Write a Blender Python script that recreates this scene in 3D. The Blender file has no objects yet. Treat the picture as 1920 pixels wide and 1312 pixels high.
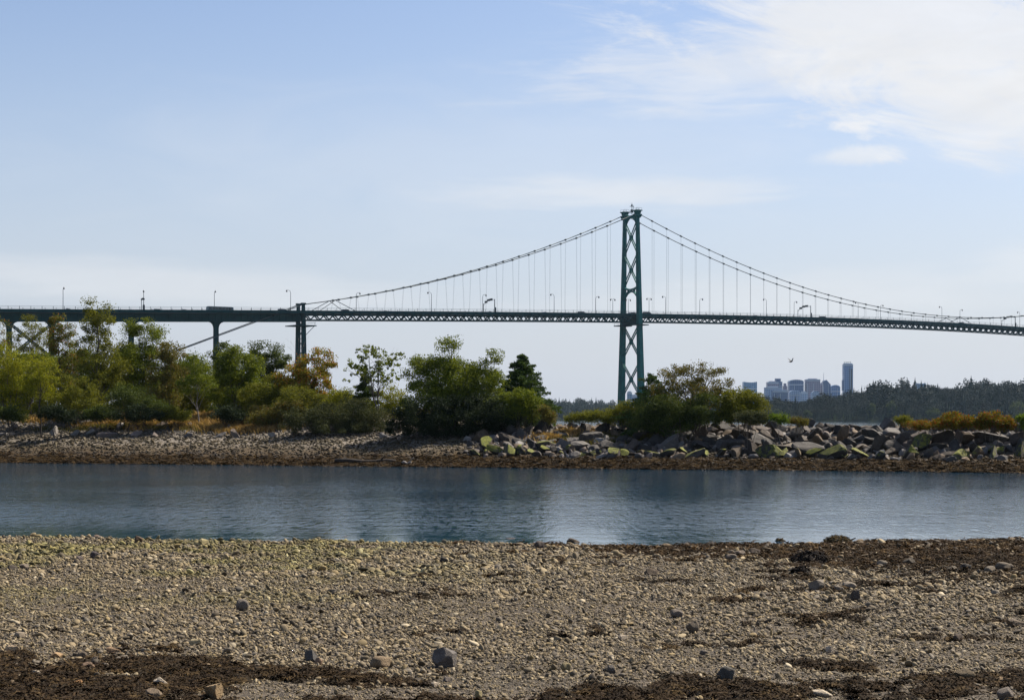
import bpy, bmesh, math, random
import numpy as np
from mathutils import Vector, Matrix, Euler, noise as mnoise

# ------------------------------------------------------------------ camera, sky, sun, exposure
sc = bpy.context.scene
C = sc.collection
H, F, HY = 3.0, 3203.0, 782.0            # eye height, focal length and horizon row in photo pixels
cam = bpy.data.objects.new('camera', bpy.data.cameras.new('camera'))
C.objects.link(cam)
cam.location = (0, 0, H)
cam.rotation_euler = (math.radians(90), 0, 0)
cam.data.sensor_width = 36
cam.data.lens = F / 1920 * 36
cam.data.shift_y = (HY - 656) / 1920
cam.data.clip_start = 0.1
cam.data.clip_end = 40000
sc.camera = cam

SUN_AZ, SUN_EL = math.radians(56), math.radians(49)   # to the right of straight ahead, high
sd = Vector((math.sin(SUN_AZ) * math.cos(SUN_EL), math.cos(SUN_AZ) * math.cos(SUN_EL), math.sin(SUN_EL)))
sun = bpy.data.objects.new('sun', bpy.data.lights.new('sun', 'SUN'))
C.objects.link(sun)
sun.data.energy = 5.0
sun.data.angle = math.radians(0.53)
sun.data.color = (1.0, 0.90, 0.76)
sun.rotation_euler = sd.to_track_quat('Z', 'Y').to_euler()
sun.location = (40, 20, 60)

sc.view_settings.view_transform = 'Standard'
sc.view_settings.look = 'None'
sc.view_settings.exposure = 0.95
sc.view_settings.gamma = 1.0
sc.render.engine = 'CYCLES'
sc.cycles.max_bounces = 8
sc.cycles.diffuse_bounces = 3
sc.cycles.glossy_bounces = 3
sc.cycles.transmission_bounces = 4
sc.cycles.volume_bounces = 0
sc.cycles.transparent_max_bounces = 8
sc.cycles.caustics_reflective = False
sc.cycles.caustics_refractive = False
sc.cycles.sample_clamp_indirect = 0.8
sc.cycles.use_denoising = True
sc.cycles.denoiser = 'OPENIMAGEDENOISE'
sc.cycles.denoising_input_passes = 'RGB_ALBEDO_NORMAL'
sc.cycles.denoising_prefilter = 'ACCURATE'
sc.cycles.use_adaptive_sampling = False


class NT:
    """small helper to write node graphs"""
    def __init__(s, tree):
        s.t = tree
        s.n = tree.nodes
        s.l = tree.links

    def node(s, typ, props=None, **ins):
        nd = s.n.new(typ)
        for k, v in (props or {}).items():
            setattr(nd, k, v)
        for k, v in ins.items():
            s.set(nd, k, v)
        return nd

    def sock(s, nd, k):
        if k.startswith('i') and k[1:].isdigit():
            return nd.inputs[int(k[1:])]
        return nd.inputs[k.replace('_', ' ')]

    def set(s, nd, k, v):
        q = s.sock(nd, k)
        if isinstance(v, bpy.types.NodeSocket):
            s.l.new(v, q)
        elif v is not None:
            if hasattr(q.default_value, '__len__') and hasattr(v, '__len__') and len(v) == 3 and len(q.default_value) == 4:
                v = (*v, 1.0)
            q.default_value = v

    def m(s, op, a, b=None, c=None, clamp=False):
        nd = s.n.new('ShaderNodeMath')
        nd.operation = op
        nd.use_clamp = clamp
        for i, v in enumerate((a, b, c)):
            if v is not None:
                s.set(nd, 'i%d' % i, v)
        return nd.outputs[0]

    def smooth(s, v, a, b):
        nd = s.node('ShaderNodeMapRange', {'interpolation_type': 'SMOOTHSTEP'})
        for i, x in enumerate((v, a, b, 0.0, 1.0)):
            s.set(nd, 'i%d' % i, x)
        return nd.outputs[0]

    def mix(s, f, a, b, mode='MIX'):
        nd = s.node('ShaderNodeMix', {'data_type': 'RGBA', 'blend_type': mode})
        s.set(nd, 'i0', f); s.set(nd, 'i6', a); s.set(nd, 'i7', b)
        return nd.outputs[2]

    def xyz(s, x, y, z):
        return s.node('ShaderNodeCombineXYZ', None, i0=x, i1=y, i2=z).outputs[0]

    def noise(s, vec, scale, detail=4.0, rough=0.55, dist=0.0):
        nd = s.node('ShaderNodeTexNoise', None, Vector=vec, Scale=scale, Detail=detail, Roughness=rough, Distortion=dist)
        return nd.outputs[0]

    def ramp(s, f, stops, interp='LINEAR'):
        nd = s.n.new('ShaderNodeValToRGB')
        nd.color_ramp.interpolation = interp
        e = nd.color_ramp.elements
        while len(e) < len(stops):
            e.new(0.5)
        for el, (p, c) in zip(e, stops):
            el.position = p
            el.color = (*c, 1.0)
        s.set(nd, 'i0', f)
        return nd.outputs[0]


# world: physical sky with thin high cloud, all in terms of azimuth / elevation of the direction
SKY_STRENGTH = 0.060
world = bpy.data.worlds.new('World')
sc.world = world
world.use_nodes = True
world.node_tree.nodes.clear()
w = NT(world.node_tree)
sky = w.node('ShaderNodeTexSky', {'sky_type': 'NISHITA', 'sun_disc': False, 'sun_elevation': SUN_EL,
                                  'sun_rotation': SUN_AZ, 'altitude': 0.0, 'air_density': 1.0,
                                  'dust_density': 1.2, 'ozone_density': 2.0})
tc = w.node('ShaderNodeTexCoord')
sep = w.node('ShaderNodeSeparateXYZ', None, i0=tc.outputs['Generated'])
dx, dy, dz = sep.outputs
az = w.m('ARCTAN2', dx, dy)
el = w.m('ARCSINE', dz)


def blob(px, py, rx, ry, rot=0.0, soft=1.0):
    """soft elliptical bank of cloud around one direction of the sky, 0..1"""
    cu, cv = math.atan((px - 960) / F), math.atan((HY - py) / F)
    ca, sa = math.cos(rot), math.sin(rot)
    u, v = w.m('SUBTRACT', az, cu), w.m('SUBTRACT', el, cv)
    a = w.m('DIVIDE', w.m('ADD', w.m('MULTIPLY', u, ca), w.m('MULTIPLY', v, sa)), rx / F)
    b = w.m('DIVIDE', w.m('SUBTRACT', w.m('MULTIPLY', v, ca), w.m('MULTIPLY', u, sa)), ry / F)
    r = w.m('SQRT', w.m('ADD', w.m('MULTIPLY', a, a), w.m('MULTIPLY', b, b)))
    return r


def bank(px, py, rx, ry, rot, amount, n, nk, edge=0.55):
    r = blob(px, py, rx, ry, rot)
    r = w.m('ADD', r, w.m('MULTIPLY', w.m('SUBTRACT', n, 0.5), nk))
    return w.m('MULTIPLY', w.m('SUBTRACT', 1.0, w.smooth(r, edge, 1.15)), amount)


cv_ = w.xyz(w.m('MULTIPLY', az, 7.0), w.m('MULTIPLY', el, 22.0), 0.0)
n1 = w.noise(cv_, 2.2, 7.0, 0.58, 0.6)
n2 = w.noise(w.xyz(w.m('MULTIPLY', az, 5.0), w.m('MULTIPLY', el, 34.0), 3.0), 3.0, 6.0, 0.6, 0.4)
n3 = w.noise(cv_, 1.1, 5.0, 0.6, 0.9)
n5 = w.noise(w.xyz(w.m('MULTIPLY', az, 6.0), w.m('MULTIPLY_ADD', az, 3.0, w.m('MULTIPLY', el, 17.0)), 7.0), 2.0, 9.0, 0.66, 0.8)
banks = [
    bank(1790, 80, 600, 215, -0.22, 0.86, n5, 2.5, 0.36),
    bank(1980, 240, 470, 115, -0.16, 0.72, n5, 1.7, 0.48),
    bank(1430, 130, 470, 95, 0.04, 0.58, n2, 1.9, 0.15),
    bank(1170, 362, 420, 34, 0.0, 0.50, n2, 1.7, 0.15),
    bank(900, 300, 950, 170, 0.02, 0.17, n3, 1.6, 0.1),
    bank(1615, 300, 100, 20, 0.05, 0.60, n5, 1.9, 0.3),
    bank(300, 540, 620, 52, -0.05, 0.40, n2, 0.9, 0.2),
    bank(1500, 560, 560, 60, 0.03, 0.34, n2, 0.9, 0.2),
    bank(1980, 500, 170, 45, 0.03, 0.35, n2, 0.9, 0.2),
]
tot = banks[0]
for b_ in banks[1:]:
    tot = w.m('SUBTRACT', w.m('ADD', tot, b_), w.m('MULTIPLY', tot, b_))
# scattered thin cloud in the rest of the sky (behind and beside the camera)
off = w.m('SUBTRACT', 1.0, w.smooth(dy, 0.80, 0.93))
n4 = w.noise(w.xyz(w.m('MULTIPLY', dx, 2.0), w.m('MULTIPLY', dy, 2.0), w.m('MULTIPLY', dz, 4.0)), 1.6, 6.0, 0.6, 0.5)
tot = w.m('ADD', tot, w.m('MULTIPLY', w.m('MULTIPLY', w.smooth(n4, 0.5, 0.75), 0.5), off), clamp=True)
tot = w.m('MULTIPLY', tot, w.smooth(dz, -0.01, 0.02))
dens = w.m('MULTIPLY_ADD', n1, 0.22, 0.86)
cloud_col = w.mix(1.0, (7.7, 7.75, 7.9, 1), dens, 'MULTIPLY')
base_sky = w.mix(1.0, sky.outputs[0], (1.17, 1.13, 1.19, 1), 'MULTIPLY')
# pale veil of moist air low over the sea
veil = w.m('MULTIPLY', w.m('SUBTRACT', 1.0, w.smooth(el, -0.03, 0.27)), 0.84)
base_sky = w.mix(veil, base_sky, (5.35, 5.75, 6.65, 1))
skycol = w.mix(tot, base_sky, cloud_col)
bg = w.node('ShaderNodeBackground', None, Color=skycol, Strength=SKY_STRENGTH)
wo = w.node('ShaderNodeOutputWorld', None, Surface=bg.outputs[0])

# ------------------------------------------------------------------ helpers
def rng_for(seed):
    return np.random.default_rng(seed)


def vnoise(x, y, seed=0):
    """smooth value noise 0..1 for arrays"""
    x = np.asarray(x, float); y = np.asarray(y, float)
    xi, yi = np.floor(x).astype(np.int64), np.floor(y).astype(np.int64)
    fx, fy = x - xi, y - yi
    fx, fy = fx * fx * (3 - 2 * fx), fy * fy * (3 - 2 * fy)

    def hsh(a, b):
        h = (a * 374761393 + b * 668265263 + seed * 1442695041) & 0xffffffff
        h = ((h ^ (h >> 13)) * 1274126177) & 0xffffffff
        return ((h ^ (h >> 16)) & 0xffffff) / float(0xffffff)
    a, b, c, d = hsh(xi, yi), hsh(xi + 1, yi), hsh(xi, yi + 1), hsh(xi + 1, yi + 1)
    return (a * (1 - fx) + b * fx) * (1 - fy) + (c * (1 - fx) + d * fx) * fy


def fbm(x, y, seed=0, o=3):
    t, amp, tot = 0.0, 1.0, 0.0
    for k in range(o):
        t = t + amp * vnoise(np.asarray(x) * 2 ** k, np.asarray(y) * 2 ** k, seed + k * 17)
        tot += amp
        amp *= 0.5
    return t / tot


def sstep(v, a, b):
    t = np.clip((np.asarray(v, float) - a) / (b - a), 0, 1)
    return t * t * (3 - 2 * t)


def at(px, py, Y):
    """world point seen at a photo pixel, Y metres ahead"""
    return Vector(((px - 960) / F * Y, Y, H + (HY - py) / F * Y))


def tag(o, label=None, cat=None, group=None, kind=None):
    for k, v in (('label', label), ('category', cat), ('group', group), ('kind', kind)):
        if v:
            o[k] = v
    return o


def empty(name, loc, label, cat, group=None, rz=0.0):
    o = bpy.data.objects.new(name, None)
    C.objects.link(o)
    o.empty_display_size = 0.2
    o.location = loc
    o.rotation_euler = (0, 0, rz)
    return tag(o, label, cat, group)


def link(name, me, mat=None, parent=None, loc=None, smooth=False):
    o = bpy.data.objects.new(name, me)
    C.objects.link(o)
    if mat and not me.materials:
        me.materials.append(mat)
    if parent is not None:
        o.parent = parent
    if loc is not None:
        o.location = loc
    if smooth:
        me.polygons.foreach_set('use_smooth', np.ones(len(me.polygons), bool))
    return o


def copy_tree(o, parent=None):
    c = o.copy()
    C.objects.link(c)
    c.parent = parent
    for ch in list(o.children):
        copy_tree(ch, c)
    return c


def np_mesh(name, V, faces, smooth=False, face_attr=None):
    """fast mesh from arrays; faces is an (n,k) index array"""
    V = np.asarray(V, np.float32)
    faces = np.asarray(faces, np.int32)
    me = bpy.data.meshes.new(name)
    n, k = faces.shape
    me.vertices.add(len(V)); me.loops.add(n * k); me.polygons.add(n)
    me.vertices.foreach_set('co', V.ravel())
    me.loops.foreach_set('vertex_index', faces.ravel())
    me.polygons.foreach_set('loop_start', np.arange(0, n * k, k, dtype=np.int32))
    try:
        me.polygons.foreach_set('loop_total', np.full(n, k, np.int32))
    except Exception:
        pass
    me.polygons.foreach_set('use_smooth', np.full(n, smooth, bool))
    for nm, arr in (face_attr or {}).items():
        a = me.attributes.new(nm, 'FLOAT', 'FACE')
        a.data.foreach_set('value', np.asarray(arr, np.float32))
    me.update(calc_edges=True)
    me.validate()
    return me


class MB:
    """collects boxes, bars, tubes and sheets; build() links them as ONE mesh object"""
    def __init__(s):
        s.v, s.f = [], []

    def add(s, vs, fs):
        o = len(s.v)
        s.v += [tuple(p) for p in vs]
        s.f += [tuple(i + o for i in f) for f in fs]

    def hexa(s, p):
        s.add(p, [(0, 3, 2, 1), (4, 5, 6, 7), (0, 1, 5, 4), (1, 2, 6, 5), (2, 3, 7, 6), (3, 0, 4, 7)])

    def box(s, c, d, rz=0.0):
        x, y, z = d[0] / 2, d[1] / 2, d[2] / 2
        ca, sa = math.cos(rz), math.sin(rz)
        p = [(-x, -y, -z), (x, -y, -z), (x, y, -z), (-x, y, -z), (-x, -y, z), (x, -y, z), (x, y, z), (-x, y, z)]
        s.hexa([(c[0] + a * ca - b * sa, c[1] + a * sa + b * ca, c[2] + e) for a, b, e in p])

    def bar(s, p, q, wd, ht, up=(0, 0, 1)):
        p, q = Vector(p), Vector(q)
        d = (q - p).normalized()
        u = Vector(up)
        if abs(d.dot(u)) > 0.98:
            u = Vector((1, 0, 0))
        r = d.cross(u).normalized() * (wd / 2)
        t = r.cross(d).normalized() * (ht / 2)
        s.hexa([p - r - t, p + r - t, p + r + t, p - r + t, q - r - t, q + r - t, q + r + t, q - r + t])

    def tube(s, pts, rad, n=6, cap=True):
        pts = [Vector(p) for p in pts]
        if not hasattr(rad, '__len__'):
            rad = [rad] * len(pts)
        o = len(s.v)
        prev = None
        for i, p in enumerate(pts):
            d = (pts[min(i + 1, len(pts) - 1)] - pts[max(i - 1, 0)]).normalized()
            if prev is None:
                a = d.orthogonal().normalized()
            else:
                a = (prev - d * prev.dot(d))
                a = a.normalized() if a.length > 1e-6 else d.orthogonal().normalized()
            prev = a
            b = d.cross(a)
            for k in range(n):
                t = 2 * math.pi * k / n
                s.v.append(tuple(p + (a * math.cos(t) + b * math.sin(t)) * rad[i]))
        for i in range(len(pts) - 1):
            for k in range(n):
                k2 = (k + 1) % n
                s.f.append((o + i * n + k, o + i * n + k2, o + (i + 1) * n + k2, o + (i + 1) * n + k))
        if cap:
            s.f.append(tuple(o + k for k in range(n))[::-1])
            s.f.append(tuple(o + (len(pts) - 1) * n + k for k in range(n)))

    def prism(s, outline, fa, fb):
        """outline of 2D points mapped by fa and fb into two end polygons"""
        n = len(outline)
        a = [fa(p) for p in outline]
        b = [fb(p) for p in outline]
        s.add(a + b, [tuple(range(n))[::-1], tuple(range(n, 2 * n))] + [(i, (i + 1) % n, n + (i + 1) % n, n + i) for i in range(n)])

    def mesh(s, name):
        me = bpy.data.meshes.new(name)
        me.from_pydata(s.v, [], s.f)
        me.update()
        bm = bmesh.new(); bm.from_mesh(me)
        bmesh.ops.recalc_face_normals(bm, faces=bm.faces)
        bm.to_mesh(me); bm.free()
        return me

    def build(s, name, mat, parent=None, loc=None, smooth=False):
        return link(name, s.mesh(name), mat, parent, loc, smooth)


# ------------------------------------------------------------------ materials
def new_mat(name):
    m_ = bpy.data.materials.new(name)
    m_.use_nodes = True
    m_.node_tree.nodes.clear()
    return m_, NT(m_.node_tree)


def finish(n, shader):
    n.node('ShaderNodeOutputMaterial', None, Surface=shader)


def pmat(name, col, rough=0.6, var=0.25, scale=2.0, metallic=0.0, spec=0.4, bump=0.0, bscale=8.0):
    """paint, concrete, bark ...: one base colour with real blotchy variation"""
    m_, n = new_mat(name)
    co = n.node('ShaderNodeTexCoord').outputs['Object']
    f = n.noise(co, scale, 5, 0.6)
    c2 = tuple(max(0, c * (1 - var)) for c in col)
    c3 = tuple(min(1, c * (1 + var)) for c in col)
    colr = n.ramp(f, [(0.3, c2), (0.7, c3)])
    p = n.node('ShaderNodeBsdfPrincipled', None, Base_Color=colr, Roughness=rough, Metallic=metallic, Specular_IOR_Level=spec)
    if bump:
        b = n.node('ShaderNodeBump', None, Strength=bump, Distance=0.05, Height=n.noise(co, bscale, 6, 0.65))
        n.set(p, 'Normal', b.outputs[0])
    finish(n, p.outputs[0])
    return m_


def leaf_mat(name, a, b, accent=None, amount=0.0, trans=0.30):
    """leaves: a range of leaf colours picked by each leaf's own tint, light passing through"""
    m_, n = new_mat(name)
    t = n.node('ShaderNodeAttribute', {'attribute_name': 'tint'}).outputs['Fac']
    if accent:
        e = 1 - amount
        stops = [(0.0, a), (e * 0.95, b), (min(0.999, e * 1.05), accent), (1.0, tuple(c * 1.15 for c in accent))]
        col = n.ramp(t, stops)
    else:
        col = n.ramp(t, [(0.0, a), (1.0, b)])
    p = n.node('ShaderNodeBsdfPrincipled', None, Base_Color=col, Roughness=0.7, Specular_IOR_Level=0.08)
    tr = n.node('ShaderNodeBsdfTranslucent', None, Color=n.mix(1.0, col, (1.25, 1.2, 0.6, 1), 'MULTIPLY'))
    mx = n.node('ShaderNodeMixShader', None, i0=trans, i1=p.outputs[0], i2=tr.outputs[0])
    finish(n, mx.outputs[0])
    return m_


def rock_mat():
    """broken rock: own colour per boulder (object colour), mineral grain, lichen; object-colour alpha is the amount of green algae"""
    m_, n = new_mat('rock')
    oi = n.node('ShaderNodeObjectInfo')
    co = n.node('ShaderNodeTexCoord').outputs['Object']
    co = n.node('ShaderNodeVectorMath', {'operation': 'ADD'}, i0=co, i1=oi.outputs['Location']).outputs[0]
    g1 = n.noise(co, 2.2, 6, 0.65)
    g2 = n.noise(co, 14.0, 4, 0.7)
    col = n.mix(1.0, oi.outputs['Color'], n.ramp(g1, [(0.25, (0.62, 0.60, 0.60)), (0.75, (1.32, 1.28, 1.22))]), 'MULTIPLY')
    col = n.mix(1.0, col, n.ramp(g2, [(0.3, (0.75, 0.75, 0.77)), (0.7, (1.2, 1.2, 1.18))]), 'MULTIPLY')
    lich = n.smooth(n.noise(co, 5.0, 5, 0.7, 0.4), 0.60, 0.70)
    col = n.mix(n.m('MULTIPLY', lich, 0.35), col, (0.36, 0.36, 0.30))
    # algae grows on upward and seaward faces of the low boulders, edge broken by noise
    nz = n.node('ShaderNodeSeparateXYZ', None, i0=n.node('ShaderNodeNewGeometry').outputs['Normal'])
    up = n.m('ADD', n.m('SUBTRACT', nz.outputs[2], n.m('MULTIPLY', nz.outputs[1], 0.35)), n.m('MULTIPLY', n.m('SUBTRACT', n.noise(co, 3.2, 6, 0.7), 0.5), 2.2))
    al = n.m('MULTIPLY', n.smooth(up, 0.42, 0.80), oi.outputs['Alpha'])
    alg = n.ramp(n.noise(co, 6.0, 4, 0.6), [(0.3, (0.050, 0.062, 0.010)), (0.7, (0.185, 0.190, 0.016))])
    col = n.mix(al, col, alg)
    b = n.node('ShaderNodeBump', None, Strength=0.55, Distance=0.06, Height=n.m('ADD', n.noise(co, 5.0, 8, 0.7), n.m('MULTIPLY', g2, 0.3)))
    p = n.node('ShaderNodeBsdfPrincipled', None, Base_Color=col, Roughness=0.82, Specular_IOR_Level=0.3, Normal=b.outputs[0])
    finish(n, p.outputs[0])
    return m_


def scatter_mat(name, rough=0.75, spec=0.35, grain=20.0):
    """pebbles / weed: each one carries its own colour"""
    m_, n = new_mat(name)
    col = n.node('ShaderNodeAttribute', {'attribute_name': 'own_colour', 'attribute_type': 'INSTANCER'}).outputs['Color']
    co = n.node('ShaderNodeTexCoord').outputs['Object']
    g = n.noise(co, grain, 4, 0.6)
    col = n.mix(1.0, col, n.ramp(g, [(0.3, (0.72, 0.72, 0.73)), (0.7, (1.22, 1.21, 1.18))]), 'MULTIPLY')
    p = n.node('ShaderNodeBsdfPrincipled', None, Base_Color=col, Roughness=rough, Specular_IOR_Level=spec)
    finish(n, p.outputs[0])
    return m_


M = {}
M['green'] = pmat('green_bridge_paint', (0.001, 0.092, 0.084), 0.7, 0.3, 0.4, spec=0.15)
M['green_dark'] = pmat('dark_green_girder_paint', (0.002, 0.033, 0.035), 0.8, 0.3, 0.3, spec=0.08)
M['cable'] = pmat('grey_green_cable_steel', (0.055, 0.07, 0.075), 0.6, 0.2, 1.0, spec=0.15)
M['road'] = pmat('bridge_asphalt', (0.05, 0.05, 0.052), 0.9, 0.2, 0.5)
M['rail'] = pmat('grey_green_railing', (0.05, 0.07, 0.072), 0.6, 0.15, 1.0, spec=0.2)
M['lamp_metal'] = pmat('dark_lamp_metal', (0.035, 0.045, 0.05), 0.5, 0.2, 2.0)
M['concrete'] = pmat('weathered_concrete', (0.30, 0.29, 0.27), 0.9, 0.2, 0.4, bump=0.2)
M['bark'] = pmat('grey_bark', (0.085, 0.072, 0.06), 0.9, 0.4, 6.0, bump=0.4)
M['bark_dark'] = pmat('dark_bark', (0.035, 0.028, 0.022), 0.9, 0.4, 6.0, bump=0.4)
M['bark_pale'] = pmat('pale_bark', (0.19, 0.17, 0.15), 0.85, 0.4, 5.0, bump=0.3)
M['rock'] = rock_mat()
M['pebble'] = scatter_mat('pebble_stone', 0.8, 0.3, 18.0)
M['weed'] = scatter_mat('brown_seaweed', 0.85, 0.08, 25.0)
M['black'] = pmat('black_plastic', (0.012, 0.012, 0.014), 0.5, 0.1, 2.0)
M['glass'] = pmat('dark_car_glass', (0.012, 0.014, 0.016), 0.08, 0.1, 1.0, spec=0.6)
M['tyre'] = pmat('tyre_rubber', (0.015, 0.015, 0.015), 0.85, 0.2, 3.0)


# ------------------------------------------------------------------ scattering (stuff only)
def proto(me, mat):
    me.materials.append(mat)
    return bpy.data.objects.new(me.name, me)            # never linked to the scene; only its mesh is used


def scatter(name, P, R, S, I, COL, protos, label, cat):
    """one object whose geometry nodes set stones / weed on the given points"""
    P = np.asarray(P, np.float32)
    n = len(P)
    me = bpy.data.meshes.new(name)
    me.vertices.add(n)
    me.vertices.foreach_set('co', P.ravel())
    for nm, typ, key, arr in (('own_rot', 'FLOAT_VECTOR', 'vector', R), ('own_scale', 'FLOAT_VECTOR', 'vector', S),
                              ('own_pick', 'INT', 'value', I), ('own_colour', 'FLOAT_COLOR', 'color', COL)):
        a = me.attributes.new(nm, typ, 'POINT')
        a.data.foreach_set(key, np.ascontiguousarray(arr, np.int32 if typ == 'INT' else np.float32).ravel())
    me.update()
    o = bpy.data.objects.new(name, me)
    C.objects.link(o)
    tag(o, label, cat, None, 'stuff')
    g = bpy.data.node_groups.new(name + '_nodes', 'GeometryNodeTree')
    g.interface.new_socket('Geometry', in_out='INPUT', socket_type='NodeSocketGeometry')
    g.interface.new_socket('Geometry', in_out='OUTPUT', socket_type='NodeSocketGeometry')
    gi, go = g.nodes.new('NodeGroupInput'), g.nodes.new('NodeGroupOutput')
    join = g.nodes.new('GeometryNodeJoinGeometry')
    for p in protos:
        oi = g.nodes.new('GeometryNodeObjectInfo')
        oi.inputs['Object'].default_value = p
        g2i = g.nodes.new('GeometryNodeGeometryToInstance')
        g.links.new(oi.outputs['Geometry'], g2i.inputs[0])
        g.links.new(g2i.outputs[0], join.inputs[0])

    def attr(nm, typ):
        nd = g.nodes.new('GeometryNodeInputNamedAttribute')
        nd.data_type = typ
        nd.inputs['Name'].default_value = nm
        return [s for s in nd.outputs if s.enabled][0]
    e2r = g.nodes.new('FunctionNodeEulerToRotation')
    g.links.new(attr('own_rot', 'FLOAT_VECTOR'), e2r.inputs[0])
    ip = g.nodes.new('GeometryNodeInstanceOnPoints')
    ip.inputs['Pick Instance'].default_value = True
    g.links.new(gi.outputs[0], ip.inputs['Points'])
    g.links.new(join.outputs[0], ip.inputs['Instance'])
    g.links.new(attr('own_pick', 'INT'), ip.inputs['Instance Index'])
    g.links.new(e2r.outputs[0], ip.inputs['Rotation'])
    g.links.new(attr('own_scale', 'FLOAT_VECTOR'), ip.inputs['Scale'])
    g.links.new(ip.outputs[0], go.inputs[0])
    md = o.modifiers.new('scatter', 'NODES')
    md.node_group = g
    return o


def ico(sub):
    bm = bmesh.new()
    bmesh.ops.create_icosphere(bm, subdivisions=sub, radius=1.0)
    V = np.array([v.co[:] for v in bm.verts])
    Fc = np.array([[v.index for v in f.verts] for f in bm.faces])
    bm.free()
    return V, Fc


ICO = {k: ico(k) for k in (1, 2, 3, 4)}


def rock_mesh(name, seed, sub=3, planes=11, cut=(0.50, 0.86), flat=(1, 1, 1), rough=0.05, smooth=False):
    """angular stone: a ball cut by random planes, then roughened"""
    r = rng_for(seed)
    V, Fc = ICO[sub]
    V = V.copy()
    for _ in range(planes):
        nrm = r.normal(size=3); nrm /= np.linalg.norm(nrm)
        d = r.uniform(*cut)
        k = np.maximum(0, V @ nrm - d)
        V -= k[:, None] * nrm
    for i, p in enumerate(V):
        q = Vector(p) * 2.3 + Vector((seed * 1.7, seed * 0.3, 0))
        V[i] *= 1 + rough * 2 * mnoise.noise(q) + rough * mnoise.noise(q * 2.7)
    V *= np.array(flat)
    V /= np.abs(V).max(axis=0).max()
    return np_mesh(name, V, Fc, smooth)


def pebble_mesh(name, seed, sub=2, flat=(1, 0.8, 0.6)):
    r = rng_for(seed)
    V, Fc = ICO[sub]
    V = V.copy()
    for _ in range(5):
        nrm = r.normal(size=3); nrm /= np.linalg.norm(nrm)
        k = np.maximum(0, V @ nrm - r.uniform(0.55, 0.9))
        V -= 0.8 * k[:, None] * nrm
    for i, p in enumerate(V):
        V[i] *= 1 + 0.22 * mnoise.noise(Vector(p) * 1.1 + Vector((seed * 3.1, 0, seed)))
    V *= np.array(flat) * r.uniform(0.85, 1.15, 3)
    return np_mesh(name, V, Fc, True)

# ------------------------------------------------------------------ setting: water, beach, spit, far shore
def yw(X):
    """far waterline of the lagoon"""
    return 101.5 - 0.33 * np.asarray(X, float) + 1.6 * (fbm(np.asarray(X) * 0.12 + 40, np.zeros_like(np.asarray(X, float)), 5, 2) - 0.5)


def yn(X):
    """near waterline of the lagoon"""
    X = np.asarray(X, float)
    return np.interp(X, [-60, -14, -4, 2, 6, 13, 60], [44, 41.8, 40.3, 39.2, 39.3, 40.5, 42]) + 1.7 * (fbm(X * 0.32, X * 0, 3, 3) - 0.5)


def zbeach(X, Y):
    X, Y = np.asarray(X, float), np.asarray(Y, float)
    t = 1 - Y / yn(X)
    z = np.where(t < 1, 1.4 * t, 1.4 + 0.25 * (t - 1))
    z = np.minimum(z, 2.4) + 0.10 * (fbm(X * 0.45, Y * 0.45, 11, 3) - 0.5) + 0.03 * (vnoise(X * 2.3, Y * 2.3, 8) - 0.5)
    return z + 0.06 * np.exp(-((t - 0.03) / 0.03) ** 2)


def zspit(X, Y):
    X, Y = np.asarray(X, float), np.asarray(Y, float)
    s = Y - yw(X) + 1.2 * (fbm(X * 0.25, Y * 0.25, 21, 3) - 0.5)
    L = 1 - sstep(X, -9.0, 1.0)
    zl = np.interp(s, [-30, -4, 0, 3, 7, 11, 16, 21, 27, 60, 800], [-1.6, -0.5, 0, 0.28, 1.15, 1.85, 2.55, 3.15, 3.4, 3.8, 7])
    zr = np.interp(s, [-30, -4, 0, 4.5, 11.5, 14.5, 19, 26, 40], [-1.6, -0.5, 0, 0.72, 2.1, 2.2, 1.5, -0.6, -1.6])
    return zl * L + zr * (1 - L) + (0.16 * (fbm(X * 0.7, Y * 0.7, 31, 3) - 0.5)) * sstep(s, 0, 6)


def grid_mesh(name, xs, ys, zf, smooth=True):
    X, Y = np.meshgrid(xs, ys)
    Z = zf(X, Y)
    nx, ny = len(xs), len(ys)
    idx = np.arange(nx * ny).reshape(ny, nx)
    q = np.stack([idx[:-1, :-1], idx[:-1, 1:], idx[1:, 1:], idx[1:, :-1]], -1).reshape(-1, 4)
    return np_mesh(name, np.stack([X, Y, Z], -1).reshape(-1, 3), q, smooth)


def axis(*seg):
    out = []
    for a, b, st in seg:
        out += list(np.arange(a, b, st))
    return np.array(out + [seg[-1][1]])


# water: one sheet to the horizon; the lagoon part is finer and really rippled
def zwater(X, Y):
    inside = sstep(Y, 38, 42) * (1 - sstep(Y, 118, 130)) * sstep(X, -60, -45) * (1 - sstep(X, 45, 60))
    sh = 0.35 + 0.65 * sstep(Y - yn(X), 1.0, 9.0)            # calmer in the lee of the near beach
    z = 0.006 * (vnoise(X * 1.1 + 0.25 * Y, Y * 1.7, 51) - 0.5) + 0.005 * (vnoise(X * 2.3 - 0.4 * Y, Y * 3.7, 52) - 0.5)
    return z * inside * sh


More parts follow.
